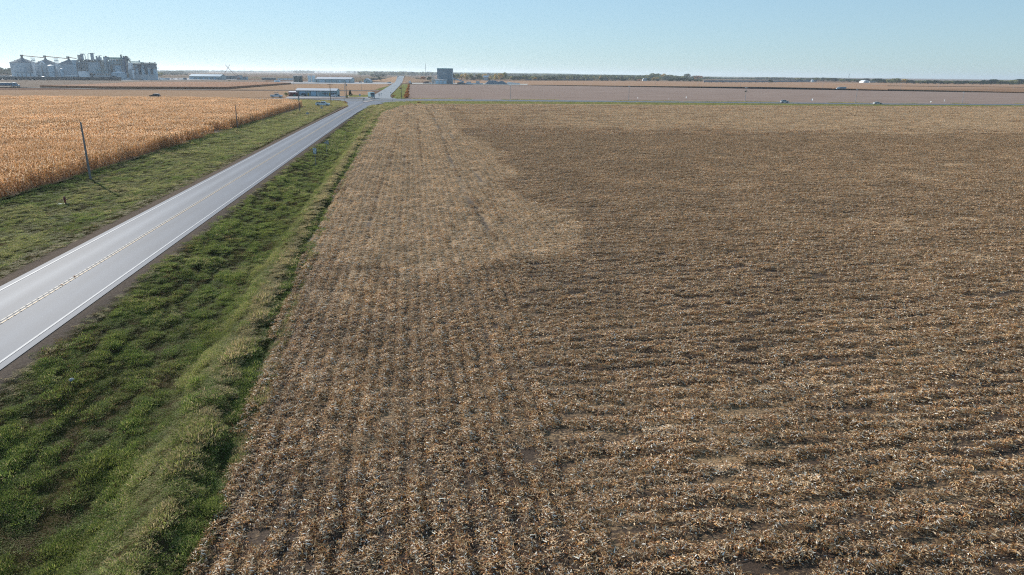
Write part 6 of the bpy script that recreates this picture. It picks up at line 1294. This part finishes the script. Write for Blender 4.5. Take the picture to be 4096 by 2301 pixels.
row([('olive', 3183, 3206, 311, 324), ('blue', 3228, 3246, 312, 325), ('olive', 3258, 3278, 311, 325), ('blue', 3283, 3302, 311, 326), ('olive', 3300, 3320, 312, 326), ('blue', 3326, 3353, 313, 327), ('olive', 3358, 3378, 315, 328), ('dark', 3384, 3410, 317.5, 328), ('olive', 3408, 3450, 318, 329), ('blue', 3452, 3478, 314.5, 327), ('dark', 3494, 3531, 315, 332), ('dark', 3528, 3552, 317, 332.5)], 'in the line round the white barn', 'tree line round the white barn')
row([('olive', 3546, 3574, 314.5, 334), ('olive', 3572, 3600, 314, 334), ('gold', 3610, 3642, 315, 334.5), ('dark', 3638, 3668, 321, 335), ('olive', 3662, 3698, 323, 336), ('olive', 3692, 3732, 321.5, 336.5), ('blue', 3732, 3752, 322, 337), ('blue', 3750, 3776, 321.5, 337), ('olive', 3774, 3806, 325, 337.5), ('dark', 3804, 3842, 325, 337.5), ('dark', 3840, 3870, 324, 338), ('olive', 3868, 3912, 323.5, 338), ('dark', 3916, 3946, 320.5, 338.5), ('dark', 3943, 3984, 318, 338.5), ('olive', 3982, 4018, 321.5, 338.5), ('olive', 4018, 4060, 318, 339), ('dark', 4056, 4094, 317, 339)], 'in the tree line at the far right', 'tree line at the far right')
row([('blue', -14, 18, 271, 302), ('blue', 14, 44, 270, 302), ('blue', 38, 66, 272, 303)], 'left of the largest grain bin', 'trees left of the largest bin')
row([('olive', 622, 650, 288.5, 306), ('dark', 1482, 1499, 297.5, 309.5), ('dark', 1497, 1522, 298, 310), ('blue', 1520, 1545, 296, 310)], 'on the plain left of the bridge', 'trees on the left plain')
tree('dark', 1519.5, 324, 309, 13, 'round dark green tree left of the bridge beside the dark railcars', 'trees on the left plain', var=1)
tree('pine', 1401.5, 384, 359, 17, 'young pine standing alone right of the pair of poles', None, 'pine_tree', 'tree', 0, 'cone')
# shrubs: orange hedge along the field, lone bushes
ns = 15
for i in range(ns):
    u = (i / (ns - 1)) ** 1.5; Y = G(1625, 394)[1] + (G(1636, 342)[1] - G(1625, 394)[1]) * u; X = np.interp(u, [0, .3, 1], [G(1626, 394)[0], G(1630, 372)[0], G(1636, 342)[0]]); px_, py_ = PR(X, Y); hp_ = 11.5 * 420 / Y
    tree('brown', px_, py_, py_ - hp_ * (1 + .2 * (i % 3)), 17 * 420 / Y * (1.35 if i < 4 else 1.), '%s rusty brown shrub from the crossing in the hedge north of it' % ords[i], 'rusty hedge north of the crossing', 'hedge_shrub', 'shrub', i % 3)
for k, x, yb, yt, w_, lab in [('brown', 1603, 357, 350.5, 14, 'low dark reddish bush beside the brown pole north of the crossing'), ('olive', 1388, 394, 380.5, 8, 'ragged green shrub at the foot of the pair of poles'), ('olive', 1145, 386, 371, 12, 'weedy green shrub left of the red shed'), ('dark', 1355, 386, 379, 6, 'small dark shrub at the right end of the workshop'), ('brown', 1575, 388, 381, 11, 'low brown brush at the right edge of the north road'), ('brown', 1380, 412, 406.5, 9, 'low dark tuft round the short marker post'), ('brown', 1676, 413, 407.5, 16, 'low brown weeds on the near verge right of the crossing'), ('olive', 917.5, 324.5, 320, 8, 'small dark green bush on the edge of the brown corn strip'), ('dark', 2983, 369.5, 363, 9, 'tiny green bush alone in the stubble by the third pale pole')]:
    tree(k, x, yb, yt, w_, lab, None, 'roadside_bush', 'bush', 1)
# far woods that read as one mass
wsrc = []
for i in range(4): wsrc.append(crown('wood_a%d' % i, 500 + i, 'blue', 260, .14, .02))
for i in range(3): wsrc.append(crown('wood_b%d' % i, 510 + i, 'olive', 260, .14, .02))
for i in range(2): wsrc.append(crown('wood_c%d' % i, 520 + i, 'gold', 240, .14, .02))
WP = []
def band(line_, n_, depth, kinds, wid, seed):
    r_ = np.random.default_rng(seed); n_ = int(n_ * 1.7); xs_ = r_.uniform(line_[0][0], line_[-1][0], n_)
    for x in xs_:
        yb = float(np.interp(x, [p[0] for p in line_], [p[1] for p in line_])) - r_.uniform(0, depth); yt = float(np.interp(x, [p[0] for p in line_], [p[2] for p in line_]))
        hz_ = HY + SLOPE * (x - CX); yb = max(yb, hz_ + 3.)
        S_ = Site(x, yb); h = max(3., TOP(x, yt, S_.O[1])) * r_.uniform(.72, 1.06); w = wid * r_.uniform(.7, 1.4)
        WP.append((S_.O[0], S_.O[1], 0, r_.uniform(0, 6.28), w, h, r_.choice(kinds)))
B, O_, Gd = [0, 1, 2, 3], [4, 5, 6], [7, 8]
band([(600, 289, 281.5), (820, 289, 281), (1000, 290, 283), (1120, 290, 283), (1220, 290, 281.5), (1360, 291, 284), (1650, 297, 286)], 260, 1.5, B, 40, 1)
band([(640, 295, 285), (735, 295, 283.5), (740, 292, 285), (830, 291, 281.5)], 40, 1., B, 26, 2)
band([(1180, 293, 281.5), (1255, 293, 282.5)], 26, 1., B, 30, 3); band([(1375, 293, 282), (1440, 296, 284.5), (1460, 299, 284.5), (1620, 302, 286)], 110, 4., B + O_, 22, 4)
band([(1440, 302, 287), (1600, 303, 287), (1750, 304, 289)], 120, 5, B + O_[:1], 20, 5)
band([(1640, 303, 288), (1750, 304, 287), (1830, 306, 291), (2100, 310, 294), (2300, 311, 297), (2480, 313, 300), (2640, 314, 302)], 420, 9, B + O_[:1], 24, 6)
band([(1960, 318, 300), (2050, 319, 302), (2120, 319, 303), (2260, 320, 301), (2400, 320, 300), (2480, 320, 302), (2600, 321, 302), (2700, 321, 305)], 330, 7, B + O_ + Gd[:1], 15, 7)
band([(2700, 318, 304), (2840, 318, 308), (2900, 317, 311), (3000, 319, 309.5), (3080, 320, 308.5), (3180, 321, 311), (3300, 323, 311.5), (3480, 326, 316)], 260, 3, B + O_, 17, 8)
band([(3480, 329, 317), (3700, 334, 323), (4110, 338, 323)], 150, 2, B + O_, 13, 9); band([(-60, 300, 274), (70, 302, 277)], 40, 6, B, 22, 10); band([(625, 300, 288), (760, 300, 294), (750, 301, 296)], 16, 1, B, 16, 11)
W_ = np.array(WP); n_ = len(W_)
scatter('far_woodland', W_[:, :3], np.stack([0 * W_[:, 3], 0 * W_[:, 3], W_[:, 3]], 1), np.stack([W_[:, 4], W_[:, 4], W_[:, 5]], 1), W_[:, 6].astype(int), wsrc, 'hazy blue green woods along the whole horizon')
# low wooded hills behind
hp = [(1450, 292), (1560, 291), (1700, 288.5), (1810, 290), (1900, 290.5), (2000, 291.5), (2100, 293.5), (2200, 294), (2270, 295), (2330, 297.5), (2430, 299), (2600, 302), (2800, 307), (3000, 311.5), (3150, 314)]
m, n, b = mat('wooded_hills'); c = n.mix(n.ramp(n.noise(.012, 5, .7), [(.35, 0.), (.65, 1.)]), hexc('#3c5048'), hexc('#6c7458')); n.put(b.inputs['Base Color'], c); b.inputs['Roughness'].default_value = 1.; b.inputs['Specular IOR Level'].default_value = 0
bp = n.add('ShaderNodeBump', ins={'Strength': 1., 'Distance': 12.}); n.put(bp.inputs['Height'], n.noise(.02, 5, .7)); n.put(b.inputs['Normal'], bp.outputs[0])
hv = []; hf = []; xs_h = np.linspace(hp[0][0], hp[-1][0], 160)
for i, x in enumerate(xs_h):
    yt = float(np.interp(x, [p[0] for p in hp], [p[1] for p in hp])); v = Vector(ray(x, yt)); dist = 6400.; t_ = dist / v.dot(HN); P_ = Vector((0, 0, H)) + v * t_; e_ = min(1, i / 12, (159 - i) / 12); z = max(1, P_.z) * e_ + 1.5 * (vnoise(np.array([i * 1.]), np.array([0.]), 2.3, 5)[0] - .5)
    for dd, zz in ((-1500, -1), (-700, z * .55), (0, z), (900, z * .5), (1800, -1)): q = P_ + HN * dd; hv.append((q.x, q.y, zz))
for i in range(159):
    for j in range(4): hf.append((i * 5 + j, i * 5 + 5 + j, i * 5 + 6 + j, i * 5 + 1 + j))
mb = MB(); mb.v = hv; mb.f = hf; o = mb.build('hills', m, smooth=True); o['kind'] = 'structure'
